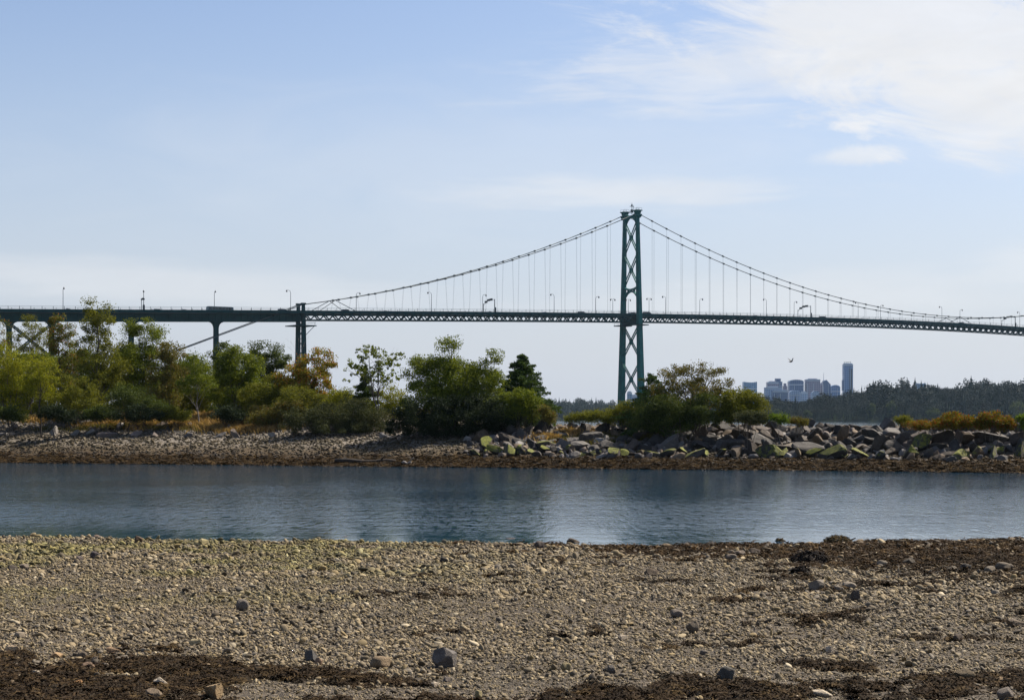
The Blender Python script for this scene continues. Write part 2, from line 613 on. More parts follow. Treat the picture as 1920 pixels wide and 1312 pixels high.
def water_mat():
    m_, n = new_mat('sea_water')
    pos = n.node('ShaderNodeNewGeometry').outputs['Position']
    sx = n.node('ShaderNodeSeparateXYZ', None, i0=pos)
    v = n.xyz(n.m('MULTIPLY', sx.outputs[0], 0.75), sx.outputs[1], 0.0)
    h1 = n.noise(v, 4.2, 3.0, 0.55, 0.3)
    h2 = n.noise(v, 11.0, 2.0, 0.5, 0.2)
    gust = n.noise(n.xyz(n.m('MULTIPLY', sx.outputs[0], 0.05), n.m('MULTIPLY', sx.outputs[1], 0.10), 2.0), 1.0, 3.0, 0.5)
    calm = n.m('MULTIPLY_ADD', n.smooth(sx.outputs[1], 41.0, 52.0), 0.80, 0.20)
    patch = n.noise(n.xyz(n.m('MULTIPLY', sx.outputs[0], 4.6), n.m('MULTIPLY', sx.outputs[1], 0.85), 5.0), 1.0, 4.0, 0.7, 0.3)
    amp = n.m('MULTIPLY', calm, n.m('MULTIPLY_ADD', n.smooth(gust, 0.35, 0.65), 0.5, 0.65))
    amp = n.m('MULTIPLY', amp, n.m('MULTIPLY_ADD', n.smooth(patch, 0.32, 0.68), 2.2, 0.15))
    hh = n.m('MULTIPLY', n.m('ADD', h1, n.m('MULTIPLY', h2, 0.32)), amp)
    b = n.node('ShaderNodeBump', None, Strength=1.0, Distance=0.0062, Height=hh)
    p = n.node('ShaderNodeBsdfPrincipled', None, Base_Color=(0.010, 0.036, 0.066), Roughness=0.025, IOR=1.333, Specular_IOR_Level=0.5, Normal=b.outputs[0])
    finish(n, p.outputs[0])
    return m_


wx = axis((-3000, -1000, 1000), (-1000, -60, 60), (-60, 60, 0.22), (60, 1000, 60), (1000, 3000, 1000))
wy = axis((-600, 30, 70), (30, 125, 0.13), (125, 200, 10), (200, 1000, 100), (1000, 4200, 800))
water = link('water', grid_mesh('water', wx, wy, zwater), water_mat())
tag(water, 'blue rippled sea water of the lagoon and the strait', 'water', None, 'structure')


def beach_mat():
    m_, n = new_mat('beach_ground')
    co = n.node('ShaderNodeNewGeometry').outputs['Position']
    dist = n.node('ShaderNodeVectorMath', {'operation': 'ADD'}, i0=co, i1=n.node('ShaderNodeTexNoise', None, Vector=co, Scale=14.0).outputs['Color']).outputs[0]
    vo = n.node('ShaderNodeTexVoronoi', None, Vector=co, Scale=26.0)
    vo2 = n.node('ShaderNodeTexVoronoi', None, Vector=co, Scale=62.0)
    cell = n.node('ShaderNodeSeparateColor', None, i0=vo.outputs['Color']).outputs[0]
    g = n.noise(co, 9.0, 6, 0.7)
    h = n.m('MULTIPLY_ADD', cell, 0.5, n.m('MULTIPLY', n.m('SUBTRACT', 1.0, vo2.outputs['Distance']), 0.4))
    g2 = n.noise(co, 0.35, 4, 0.6)
    col = n.ramp(g, [(0.28, (0.045, 0.036, 0.026)), (0.5, (0.095, 0.077, 0.056)), (0.72, (0.17, 0.14, 0.105))])
    col = n.mix(1.0, col, n.ramp(h, [(0.3, (0.55, 0.55, 0.55)), (0.7, (1.35, 1.35, 1.32))]), 'MULTIPLY')
    col = n.mix(n.m('MULTIPLY', n.smooth(g2, 0.48, 0.64), 0.5), col, (0.055, 0.045, 0.030))
    b = n.node('ShaderNodeBump', None, Strength=1.0, Distance=0.03, Height=n.m('SUBTRACT', n.m('MULTIPLY', g, 0.5), n.m('ADD', vo.outputs['Distance'], n.m('MULTIPLY', vo2.outputs['Distance'], 0.5))))
    p = n.node('ShaderNodeBsdfPrincipled', None, Base_Color=col, Roughness=0.9, Specular_IOR_Level=0.25, Normal=b.outputs[0])
    finish(n, p.outputs[0])
    return m_


bx_ = axis((-500, -30, 20), (-30, -18, 1), (-18, 18, 0.16), (18, 30, 1), (30, 500, 20))
by_ = axis((-500, -20, 24), (-20, 8, 1), (8, 46, 0.16), (46, 60, 1))
beach = link('beach', grid_mesh('beach', bx_, by_, zbeach), beach_mat())
tag(beach, 'pebble beach sloping down to the lagoon in the foreground', 'beach', None, 'structure')


def spit_mat():
    m_, n = new_mat('spit_ground')
    pos = n.node('ShaderNodeNewGeometry').outputs['Position']
    sx = n.node('ShaderNodeSeparateXYZ', None, i0=pos)
    g = n.noise(pos, 3.0, 6, 0.7)
    g2 = n.noise(pos, 0.5, 4, 0.6)
    zz = n.m('ADD', sx.outputs[2], n.m('MULTIPLY', n.m('SUBTRACT', g2, 0.5), 0.8))
    col = n.ramp(n.m('DIVIDE', zz, 4.0), [(0.0, (0.026, 0.017, 0.008)), (0.12, (0.052, 0.034, 0.015)), (0.22, (0.085, 0.064, 0.038)),
                                          (0.32, (0.17, 0.15, 0.125)), (0.62, (0.19, 0.17, 0.145)), (0.74, (0.065, 0.052, 0.03)), (0.86, (0.07, 0.05, 0.024))])
    col = n.mix(1.0, col, n.ramp(g, [(0.3, (0.5, 0.5, 0.5)), (0.7, (1.3, 1.28, 1.25))]), 'MULTIPLY')
    b = n.node('ShaderNodeBump', None, Strength=0.9, Distance=0.12, Height=g)
    p = n.node('ShaderNodeBsdfPrincipled', None, Base_Color=col, Roughness=0.92, Specular_IOR_Level=0.2, Normal=b.outputs[0])
    finish(n, p.outputs[0])
    return m_


def zland(X, Y):
    z = zspit(X, Y)
    # the park land behind the trees narrows towards the bridge tower
    lim = -3 + (Y - 120) * 0.004
    return z


sx_ = axis((-900, -60, 20), (-60, 60, 0.4), (60, 200, 10))
sy_ = axis((70, 85, 1), (85, 150, 0.35), (150, 260, 5), (260, 1000, 40))
spit = link('spit_ground', grid_mesh('spit_ground', sx_, sy_, zland), spit_mat())
tag(spit, 'stony spit of land with brown tidal shore across the lagoon', 'spit', None, 'structure')


# far shore across the strait
def zfar(X, Y):
    front = 1290 + 26 * (fbm(X * 0.006, X * 0, 61, 3) - 0.5) + 160 * (1 - sstep(X, 140, 215))
    s = Y - front
    z = np.interp(s, [-60, 0, 4, 30, 130, 260, 900], [-3, 0.2, 2.0, 3.0, 13, 17, 20])
    z = np.where(z > 2, 2 + (z - 2) * (0.25 + 0.75 * sstep(X, 215, 310)), z)
    return np.where(X < 120, -3.0, z) * sstep(X, 120, 175) - 3 * (1 - sstep(X, 120, 175))


M['far_ground'] = pmat('far_shore_soil', (0.012, 0.015, 0.011), 1.0, 0.3, 0.05, spec=0.0)
far = link('far_shore', grid_mesh('far_shore', axis((100, 1000, 8)), axis((1200, 2200, 10)), zfar), M['far_ground'])
tag(far, 'low wooded shore across the strait on the right', 'shore', None, 'structure')


def zfar2(X, Y):
    e = np.sqrt(((X - 78) / 62.0) ** 2 + ((Y - 2050) / 160.0) ** 2)
    return np.interp(e, [0, 0.6, 1.0, 1.3], [5, 4, 0.5, -3])


far2 = link('far_point', grid_mesh('far_point', axis((-20, 180, 8)), axis((1850, 2260, 12)), zfar2), M['far_ground'])
tag(far2, 'distant low wooded point seen left of the bridge tower', 'shore', None, 'structure')
city = link('city_ground', grid_mesh('city_ground', axis((-600, 2400, 150)), axis((2560, 4160, 160)), lambda X, Y: 3.0 + 0 * X), M['far_ground'])
tag(city, 'flat ground the distant city stands on', 'ground', None, 'structure')

# ------------------------------------------------------------------ the suspension bridge: one thing
TX, TY = 61.4, 880.0
A = Vector((0.8437, 0.5368, 0)); W = Vector((0.5368, -0.8437, 0))      # along the deck (to the right, away), across it (towards us)


def B(t, wv, z):
    return Vector((TX, TY, 0)) + A * t + W * wv + Vector((0, 0, z))


DK = np.polyfit([-420, -322, -187, 0, 94, 173, 236, 298, 360], [44.5, 47.4, 51.4, 56.2, 57.6, 58.3, 58.2, 57.1, 54.9], 4)


def zd(t):
    return float(np.polyval(DK, t))


def t_at(px):
    """station along the deck seen at a photo column"""
    u = px - 960.0
    q = 0.5368 / TY
    u0 = TX / TY * F
    return (u - u0) / (A.x * F / TY - u * q)


T0, T1 = -430.0, 380.0
bridge = empty('suspension_bridge', (TX, TY, 0), 'long green suspension bridge with steel tower and viaduct crossing behind the trees', 'bridge')
OFF = -Vector((TX, TY, 0))


def bb(mb, name, mat, parent=None, smooth=False):
    """build in bridge-local coordinates under the bridge (or under a part of it)"""
    me = mb.mesh(name)
    me.transform(Matrix.Translation(OFF))
    return link(name, me, mat, parent or bridge, None, smooth)


# --- tower
tw = empty('tower', (0, 0, 0), None, None)
tw.parent = bridge
# (height, half distance between leg centres, width along, width across)
LV = [(2, 8.9, 3.9, 2.7), (14, 8.45, 3.6, 2.55), (30, 7.9, 3.25, 2.35), (50, 7.15, 2.9, 2.15), (70, 6.5, 2.5, 1.95), (90, 5.9, 2.1, 1.75), (105, 5.45, 1.75, 1.6)]


def leg_at(z):
    zs = [l[0] for l in LV]
    return [float(np.interp(z, zs, [l[k] for l in LV])) for k in (1, 2, 3)]


def cross_ring(cz, cw, la, wc):
    """plus-shaped (recessed-corner) section of a riveted leg"""
    k = 0.30
    o = [(-1, -1 + k), (-1 + k, -1 + k), (-1 + k, -1), (1 - k, -1), (1 - k, -1 + k), (1, -1 + k), (1, 1 - k), (1 - k, 1 - k), (1 - k, 1), (-1 + k, 1), (-1 + k, 1 - k), (-1, 1 - k)]
    return [B(a * la / 2, cw + b * wc / 2, cz) for a, b in o]


for s in (1, -1):
    mb = MB()
    rings = [cross_ring(z, s * hw, la, wc) for z, hw, la, wc in LV]
    for i in range(len(rings) - 1):
        o = len(mb.v)
        n = 12
        mb.add(rings[i] + rings[i + 1], [(k, (k + 1) % n, n + (k + 1) % n, n + k) for k in range(n)])
    mb.add(rings[0], [tuple(range(12))]); mb.add(rings[-1], [tuple(range(12))])
    lg = bb(mb, 'leg', M['green'], tw)
    mb = MB()                                   # flared head with the cable saddle
    for z0, z1, g0, g1 in ((105, 106.2, 1.0, 1.75), (106.2, 107.0, 1.75, 1.75), (107.0, 108.6, 1.15, 1.45), (108.6, 109.1, 1.9, 1.9)):
        hw, la, wc = 5.45, 1.0, 0.9
        o = [(-1, -1), (1, -1), (1, 1), (-1, 1)]
        mb.hexa([B(a * la * g0, s * hw + b * wc * g0, z0) for a, b in o] + [B(a * la * g1, s * hw + b * wc * g1, z1) for a, b in o])
    bb(mb, 'saddle_housing', M['green'], lg)
    mb = MB()
    for a in (-1.7, 0, 1.7):
        for b in (-1.4, 1.4):
            mb.bar(B(a, s * 5.45 + b, 109.1), B(a, s * 5.45 + b, 110.2), 0.1, 0.1)
    for b in (-1.4, 1.4):
        mb.bar(B(-1.7, s * 5.45 + b, 110.2), B(1.7, s * 5.45 + b, 110.2), 0.1, 0.1)
    bb(mb, 'guard_rail', M['lamp_metal'], lg)


def xbrace(z0, z1):
    mb = MB()
    for sgn in (1, -1):
        za, zb = (z0, z1) if sgn > 0 else (z1, z0)
        ha, hb = leg_at(za)[0] - 0.5, leg_at(zb)[0] - 0.5
        for off in (-0.38, 0.38):               # laced pair of flanges
            for d in (-0.55, 0.55):
                mb.bar(B(d, -ha, za + off), B(d, hb, zb + off), 0.24, 0.22)
        nn = 14
        for k in range(nn):
            f0, f1 = k / nn, (k + 1) / nn
            o0, o1 = (-0.38, 0.38) if k % 2 else (0.38, -0.38)
            for d in (-0.55, 0.55):
                mb.bar(B(d, -ha + (ha + hb) * f0, za + (zb - za) * f0 + o0), B(d, -ha + (ha + hb) * f1, za + (zb - za) * f1 + o1), 0.09, 0.07)
    zc = (z0 + z1) / 2
    mb.hexa([B(-0.65, -0.9, zc - 1.3), B(0.65, -0.9, zc - 1.3), B(0.65, 0.9, zc - 1.3), B(-0.65, 0.9, zc - 1.3),
             B(-0.65, -0.9, zc + 1.3), B(0.65, -0.9, zc + 1.3), B(0.65, 0.9, zc + 1.3), B(-0.65, 0.9, zc + 1.3)])
    bb(mb, 'cross_brace', M['green'], tw)


for z0, z1 in ((87.5, 103.0), (70.5, 86.5), (33.5, 50.0), (13.5, 31.0)):
    xbrace(z0, z1)


def arch(ztop, zside, depth, name, slots):
    """curved portal between the legs"""
    mb = MB()
    hw = leg_at(ztop)[0] - 0.6
    n = 14
    for k in range(n):
        f0, f1 = -1 + 2 * k / n, -1 + 2 * (k + 1) / n
        up = [ztop - zside * (1 - f * f) * 0.35 for f in (f0, f1)]
        lo = [ztop - depth - zside * abs(f) ** 2.4 for f in (f0, f1)]
        if slots:                                # open posts between top and bottom chord
            for (p0, p1, q0, q1) in ((up[0], up[0] - 0.8, up[1], up[1] - 0.8), (lo[0] + 0.8, lo[0], lo[1] + 0.8, lo[1])):
                mb.hexa([B(-0.7, hw * f0, p1), B(0.7, hw * f0, p1), B(0.7, hw * f1, q1), B(-0.7, hw * f1, q1), B(-0.7, hw * f0, p0), B(0.7, hw * f0, p0), B(0.7, hw * f1, q0), B(-0.7, hw * f1, q0)])
            if k % 3 == 1:
                mb.bar(B(0, hw * f0, up[0] - 0.4), B(0, hw * f0, lo[0] + 0.4), 0.8, 1.1)
        else:
            mb.hexa([B(-0.7, hw * f0, lo[0]), B(0.7, hw * f0, lo[0]), B(0.7, hw * f1, lo[1]), B(-0.7, hw * f1, lo[1]), B(-0.7, hw * f0, up[0]), B(0.7, hw * f0, up[0]), B(0.7, hw * f1, up[1]), B(-0.7, hw * f1, up[1])])
    return bb(mb, name, M['green'], tw)


arch(108.0, 3.6, 2.5, 'portal_arch', False)
arch(70.3, 3.6, 3.0, 'portal_arch', True)
mb = MB()
mb.hexa([B(a, b * 6.6, z) for z in (50.2, 54.6) for a, b in ((-1.1, -1), (1.1, -1), (1.1, 1), (-1.1, 1))])
bb(mb, 'deck_strut', M['green_dark'], tw)
mb = MB()
for s in (1, -1):                                # maintenance platforms round each leg under the deck
    mb.hexa([B(a * 4.0, s * 7.2 + b * 2.6, z) for z in (50.0, 50.45) for a, b in ((-1, -1), (1, -1), (1, 1), (-1, 1))])
    for a in (-3.8, -1.3, 1.3, 3.8):
        mb.bar(B(a, s * 7.2 - 2.4, 50.4), B(a, s * 7.2 - 2.4, 51.5), 0.12, 0.12)
    mb.bar(B(-3.8, s * 7.2 - 2.4, 51.5), B(3.8, s * 7.2 - 2.4, 51.5), 0.12, 0.12)
bb(mb, 'maintenance_platform', M['green_dark'], tw)
mb = MB()
mb.hexa([B(a, b * 8, z) for z in (9.6, 10.5) for a, b in ((-0.8, -1), (0.8, -1), (0.8, 1), (-0.8, 1))])
mb.hexa([B(a, b * 8, z) for z in (7.0, 7.7) for a, b in ((-0.8, -1), (0.8, -1), (0.8, 1), (-0.8, 1))])
for k in range(8):
    mb.bar(B(0, -7 + 2 * k, 7.4), B(0, -7 + 2 * k, 10.0), 0.5, 0.5)
bb(mb, 'base_strut', M['green'], tw)
mb = MB()
mb.hexa([B(a * 7, b * 15, z) for z in (-3, 2.4) for a, b in ((-1, -1), (1, -1), (1, 1), (-1, 1))])
mb.hexa([B(a * 5.6, b * 13.5, z) for z in (2.4, 4.2) for a, b in ((-1, -1), (1, -1), (1, 1), (-1, 1))])
bb(mb, 'pier', M['concrete'], tw)
mb = MB()                                        # beacon and radar mast on the top walkway
mb.tube([B(0, 0.6, 107.4), B(0, 0.6, 113.2)], [0.2, 0.1], 6)
mb.hexa([B(a * 0.5, 0.6 + b * 0.5, z) for z in (108.2, 109.8) for a, b in ((-1, -1), (1, -1), (1, 1), (-1, 1))])
mb.bar(B(-1.3, 0.6, 111.4), B(1.3, 0.6, 111.4), 0.25, 0.25)
mb.tube([B(0.9, 0.6, 110.0), B(0.9, 0.6, 112.0)], 0.1, 5)
mb.hexa([B(a * 0.28, 0.6 + b * 0.28, z) for z in (111.5, 112.4) for a, b in ((-1, -1), (1, -1), (1, 1), (-1, 1))])
bb(mb, 'beacon_mast', M['lamp_metal'], tw)
mb = MB()
for b in (-0.6, 1.4):
    mb.bar(B(b, -5.2, 109.0), B(b, 5.2, 109.0), 0.1, 0.1)
    for k in range(9):
        mb.bar(B(b, -5 + k * 1.25, 107.8), B(b, -5 + k * 1.25, 109.0), 0.08, 0.08)
bb(mb, 'guard_rail', M['lamp_metal'], tw)

# --- deck, truss, girder
ST = 4.7
nst = int((T1 + 187) / ST)


def sweep(name, w0, w1, zt, zb, ta, tb, mat, step=8.0):
    mb = MB()
    n = max(2, int((tb - ta) / step))
    ts = [ta + (tb - ta) * k / n for k in range(n + 1)]
    vs = []
    for t in ts:
        z = zd(t)
        vs += [B(t, w0, z + zb), B(t, w1, z + zb), B(t, w1, z + zt), B(t, w0, z + zt)]
    fs = [(0, 1, 2, 3), tuple(4 * n + k for k in (3, 2, 1, 0))]
    for k in range(n):
        for j in range(4):
            fs.append((4 * k + j, 4 * k + (j + 1) % 4, 4 * k + 4 + (j + 1) % 4, 4 * k + 4 + j))
    mb.add(vs, fs)
    return bb(mb, name, mat)


dk = sweep('deck', -5.4, 5.4, -1.2, -1.35, T0, T1, M['road'])
for s in (1, -1):                                # outer deck beam, seen as the solid band
    sweep('deck_edge_beam', s * 5.45 - 0.2, s * 5.45 + 0.2, 0.0, -1.35, T0, T1, M['green_dark'])
    sweep('plate_girder', s * 2.1 - 0.2, s * 2.1 + 0.2, -1.35, -4.9, T0, -187.6, M['green_dark'])
    mb = MB()                                    # web stiffeners and flange of the girder
    k = T0 + 2
    while k < -190:
        mb.bar(B(k, s * 2.36, zd(k) - 1.5), B(k, s * 2.36, zd(k) - 4.7), 0.12, 0.16)
        k += 3.1
    k = T0
    while k < -196:
        for dz_ in (-1.45, -4.8):
            mb.bar(B(k, s * 2.4, zd(k) + dz_), B(k + 8.0, s * 2.4, zd(k + 8.0) + dz_), 0.3, 0.12)
        k += 8.0
    bb(mb, 'girder_stiffeners', M['green_dark'])
    mb = MB()
    for k in range(nst):
        ta, tb = -187 + k * ST, -187 + (k + 1) * ST
        tm = (ta + tb) / 2
        wv = s * 5.45
        mb.bar(B(ta, wv, zd(ta) - 4.15), B(tb, wv, zd(tb) - 4.15), 0.34, 0.34)     # bottom chord
        mb.bar(B(ta, wv, zd(ta) - 1.75), B(tb, wv, zd(tb) - 1.75), 0.3, 0.26)      # top chord
        mb.bar(B(ta, wv, zd(ta) - 1.8), B(tm, wv, zd(tm) - 4.1), 0.4, 0.5)
        mb.bar(B(tm, wv, zd(tm) - 4.1), B(tb, wv, zd(tb) - 1.8), 0.4, 0.5)
        mb.bar(B(ta, wv, zd(ta) - 0.4), B(ta, wv, zd(ta) - 2.0), 0.3, 0.4)
    bb(mb, 'stiffening_truss', M['green_dark'])
    mb = MB()                                    # railing: posts, top rail and mid rail
    nr = int((T1 - T0) / ST)
    for k in range(nr):
        ta, tb = T0 + k * ST, T0 + (k + 1) * ST
        mb.bar(B(ta, s * 5.5, zd(ta) - 0.1), B(ta, s * 5.5, zd(ta) + 1.3), 0.16, 0.16)
        mb.bar(B(ta, s * 5.5, zd(ta) + 1.25), B(tb, s * 5.5, zd(tb) + 1.25), 0.09, 0.09)
        mb.bar(B(ta, s * 5.5, zd(ta) + 0.65), B(tb, s * 5.5, zd(tb) + 0.65), 0.05, 0.05)
    bb(mb, 'railing', M['rail'])
mb = MB()
for k in range(nst):                             # floor beams and lower laterals
    ta, tb = -187 + k * ST, -187 + (k + 1) * ST
    mb.bar(B(ta, -5.4, zd(ta) - 1.45), B(ta, 5.4, zd(ta) - 1.45), 0.35, 1.3)
    mb.bar(B(ta, -5.4, zd(ta) - 4.15), B(tb, 5.4, zd(tb) - 4.15), 0.22, 0.2)
    mb.bar(B(ta, 5.4, zd(ta) - 4.15), B(tb, -5.4, zd(tb) - 4.15), 0.22, 0.2)
    for wv in (-2.6, 0, 2.6):
        mb.bar(B(ta, wv, zd(ta) - 1.0), B(tb, wv, zd(tb) - 1.0), 0.3, 0.55)
bb(mb, 'floor_beams', M['green_dark'])

# --- main cables with bands, backstays and hangers
ZT, ZM, TM = 107.6, 61.6, 236.5
HS = 9.4


def wc(t, s=1):
    return float(np.interp(t, [-318, -187, 0, 236], [1.6 if s > 0 else 0.9, 2.75, 5.35, 5.5]))


def zc(t):
    if t >= 0:
        return ZM + (ZT - ZM) * ((t - TM) / TM) ** 2
    if t >= -187:
        x = -t / 187
        return ZT + (54.3 - ZT) * x - 4 * 6.6 * x * (1 - x)
    return 54.3 - (-187 - t) * 0.372


for s in (1, -1):
    mb = MB()
    ts = list(np.arange(-318, -184, 10)) + list(np.arange(-HS * 19.5, 0, HS / 2)) + list(np.arange(0, T1, HS / 2))
    pts, rad = [], []
    hang = set(range(-18, 0)) | set(range(1, int(T1 / HS)))
    for t in ts:
        k = round(t / HS)
        if abs(t - k * HS) < 0.3 and k in hang:
            for d, q in ((-0.6, 0.2), (-0.5, 0.44), (0.5, 0.44), (0.6, 0.2)):        # clamped band at each hanger
                pts.append(B(t + d, s * wc(t + d, s), zc(t + d))); rad.append(q)
        else:
            pts.append(B(t, s * wc(t, s), zc(t))); rad.append(0.2)
    mb.tube(pts, rad, 6)
    cab = bb(mb, 'main_cable', M['cable'], None, True)
    for k in list(range(-18, 0)) + list(range(1, 32)):
        t = HS * k
        if zc(t) - zd(t) < 4.0 and t > 0:
            continue
        mb = MB()
        for d in (-0.14, 0.14):
            mb.tube([B(t + d, s * wc(t), zc(t)), B(t + d, s * 5.45, zd(t) - 0.2)], 0.030, 4)
        bb(mb, 'hanger', M['cable'])
    for tt, hw in ((-171, 9.0), (TM - 1, 9.0)):   # inverted-V ties where the cable meets the deck
        for d in (-hw, hw):
            mb = MB()
            mb.tube([B(tt, s * wc(tt), zc(tt)), B(tt + d, s * 5.45, zd(tt + d))], 0.16, 5)
            bb(mb, 'cable_tie', M['cable'])

# --- cable bent at the end of the suspended span
bent = empty('cable_bent', (0, 0, 0), None, None)
bent.parent = bridge
for s in (1, -1):
    mb = MB()
    rg = []
    for z, hw, g in ((1, 3.8, 2.4), (30, 3.2, 1.9), (46.5, 2.8, 1.7), (54.2, 2.6, 1.25)):
        rg.append([B(-187 + a * g / 2, s * hw + b * g * 0.45, z) for a, b in ((-1, -1), (1, -1), (1, 1), (-1, 1))])
    for i in range(3):
        mb.hexa(rg[i] + rg[i + 1])
    mb.hexa([B(-187 + a * 1.0, s * 2.6 + b * 0.8, z) for z in (54.2, 55.0) for a, b in ((-1, -1), (1, -1), (1, 1), (-1, 1))])
    bb(mb, 'column', M['green_dark'], bent)
mb = MB()
for k in range(9):
    z = 8 + 4.4 * k
    h = float(np.interp(z, [1, 46], [3.7, 2.8]))
    mb.bar(B(-187, -h, z), B(-187, h, z), 0.25, 0.25)
    mb.bar(B(-187, -h, z), B(-187, h, z + 4.4), 0.18, 0.18)
    mb.bar(B(-187, h, z), B(-187, -h, z + 4.4), 0.18, 0.18)
bb(mb, 'lacing', M['green_dark'], bent)
mb = MB()
mb.hexa([B(-187 + a * 5.0, b * 6.2, z) for z in (44.4, 44.8) for a, b in ((-1, -1), (1, -1), (1, 1), (-1, 1))])
for b in (-5, 5):
    mb.bar(B(-182.6, b, 44.5), B(-186, b * 0.7, 40.5), 0.25, 0.25)
    mb.bar(B(-182.3, b, 44.6), B(-182.3, b, 46.2), 0.14, 0.14)
mb.bar(B(-182.3, -6, 46.1), B(-182.3, 6, 46.1), 0.14, 0.14)
bb(mb, 'maintenance_platform', M['green_dark'], bent)

# --- viaduct piers
def pier_col(t, flare=True):
    mb = MB()
    zt = zd(t) - 4.9
    prof = [(0, 1.4), (zt * 0.5, 1.15), (zt - 3.2, 0.98)]
    if flare:
        prof += [(zt - 2.2, 1.1), (zt - 1.2, 1.5), (zt - 0.5, 2.2), (zt, 3.4)]
    else:
        prof += [(zt, 1.3)]
    rg = [[B(t + a * g, b * 0.8, z) for a, b in ((-1, -1), (1, -1), (1, 1), (-1, 1))] for z, g in prof]
    for i in range(len(rg) - 1):
        mb.hexa(rg[i] + rg[i + 1])
    bb(mb, 'viaduct_pier', M['green_dark'])


for px in (405, 246, 97, 17):
    pier_col(t_at(px))
for t in (-352, -384, -402):
    pier_col(t)
mb = MB()
ta, tb = t_at(17), t_at(97)
za = zd(ta) - 5.5
for off in (-0.45, 0.45):
    mb.bar(B(ta, 0, za + off), B(tb, 0, 28 + off), 0.7, 0.5)
    mb.bar(B(tb, 0, za + off), B(ta, 0, 28 + off), 0.7, 0.5)
mb.bar(B(ta, 0, 28.4), B(tb, 0, 28.4), 0.8, 1.2)
for k in range(12):
    f0, f1 = k / 12, (k + 1) / 12
    o = 0.45 if k % 2 else -0.45
    mb.bar(B(ta + (tb - ta) * f0, 0, za + (28 - za) * f0 + o), B(ta + (tb - ta) * f1, 0, za + (28 - za) * f1 - o), 0.12, 0.12)
    mb.bar(B(tb + (ta - tb) * f0, 0, za + (28 - za) * f0 + o), B(tb + (ta - tb) * f1, 0, za + (28 - za) * f1 - o), 0.12, 0.12)
bb(mb, 'trestle_bracing', M['green_dark'])
mb = MB()
mb.hexa([B(-322 + a * 9, b * 9, z) for z in (0, 20.0) for a, b in ((-1, -1), (1, -1), (1, 1), (-1, 1))])
bb(mb, 'cable_anchorage', M['concrete'])

# ------------------------------------------------------------------ lamps and signal gantries on the bridge
RZ = math.atan2(A.y, A.x)


def lamp_proto(kind):
    o = empty('street_lamp', (0, 0, 0), 'x', 'street lamp')
    mb = MB()
    hgt = 9.2
    if kind == 'arm':
        mb.tube([(0, 0, 0), (0, 0, 1.0), (0, 0, hgt - 1.2), (-0.25, 0, hgt - 0.35), (-0.9, 0, hgt - 0.05), (-1.9, 0, hgt)], [0.17, 0.13, 0.10, 0.09, 0.08, 0.07], 6)
        heads = [-1.95]
    elif kind == 'double':
        mb.tube([(0, 0, 0), (0, 0, 1.0), (0, 0, hgt - 1.5)], [0.17, 0.13, 0.10], 6)
        mb.tube([(-1.3, 0, hgt - 1.2), (-0.6, 0, hgt - 1.05), (0, 0, hgt - 1.4), (0.6, 0, hgt - 1.05), (1.3, 0, hgt - 1.2)], 0.08, 5)
        heads = [-1.35, 1.35]
    else:
        mb.tube([(0, 0, 0), (0, 0, 1.0), (0, 0, hgt - 0.8)], [0.17, 0.13, 0.10], 6)
        mb.tube([(0, 0, hgt - 0.9), (0, -0.6, hgt - 0.3), (0, -1.1, hgt - 0.25)], 0.08, 5)
        heads = [0.0]
    mb.build('post', M['lamp_metal'], o)
    for hx in heads:
        mb = MB()                                # lantern: cap, cone and finial
        zz = hgt - (1.35 if kind == 'double' else 0.1)
        y = -1.1 if kind == 'top' else 0
        mb.tube([(hx, y, zz - 0.75), (hx, y, zz - 0.65), (hx, y, zz - 0.2), (hx, y, zz), (hx, y, zz + 0.35)], [0.12, 0.30, 0.40, 0.20, 0.03], 8)
        mb.build('lantern', M['lamp_metal'], o)
    return o


def lane(px, wv, dz_=0.0):
    t = t_at(px)
    # station seen at px for a point off the centreline
    for _ in range(4):
        p = B(t, wv, 0)
        t += (px - (960 + p.x / p.y * F)) / 3.1
    return B(t, wv, zd(t) + dz_)


LAMPS = [  # px, kind, side, arm turned (1 = arm to the left), label
    (118, 'top', 5.2, 1, 'single lantern lamp post above the braced viaduct piers, nearest the left end'),
    (402, 'top', -5.2, 1, 'single lantern lamp post rising just behind the bus roof'),
    (545, 'arm', 5.2, 1, 'left-armed lamp post just left of the cable bent columns'),
    (668, 'arm', -5.2, -1, 'right-armed lamp post on the deck where the left cable starts to climb'),
    (809, 'arm', 5.2, 1, 'left-armed lamp post left of the middle gantry on the side span'),
    (905, 'arm', -5.2, -1, 'right-armed lamp post rising from the end of the side-span gantry'),
    (1039, 'arm', 5.2, 1, 'tall left-armed lamp post midway between side-span gantry and bridge tower'),
    (1117, 'arm', -5.2, -1, 'right-armed lamp post second to the left of the bridge tower'),
    (1149, 'double', -5.2, 1, 'two-headed lamp post just left of the bridge tower'),
    (1178, 'double', -5.2, 1, 'two-headed lamp post seen between the legs of the bridge tower'),
    (1217, 'double', 5.2, 1, 'two-headed lamp post just right of the bridge tower'),
    (1248, 'arm', 5.2, 1, 'left-armed lamp post first after the double lamp right of the tower'),
    (1312, 'arm', -5.2, -1, 'right-armed lamp post between tower and the main-span gantry'),
    (1437, 'arm', 5.2, 1, 'left-armed lamp post standing left of the main-span gantry'),
    (1489, 'arm', -5.2, -1, 'right-armed lamp post at the left end of the main-span gantry'),
    (1609, 'arm', 5.2, 1, 'left-armed lamp post first right of the main-span gantry'),
    (1651, 'arm', -5.2, -1, 'right-armed lamp post touching the far cable right of the main-span gantry'),
    (1766, 'arm', 5.2, 1, 'left-armed lamp post in the middle of the midspan cable ties'),
    (1800, 'arm', -5.2, -1, 'right-armed lamp post just right of the midspan cable ties'),
    (1912, 'arm', 5.2, 1, 'left-armed lamp post at the right edge beside the last gantry'),
]
LP = {}
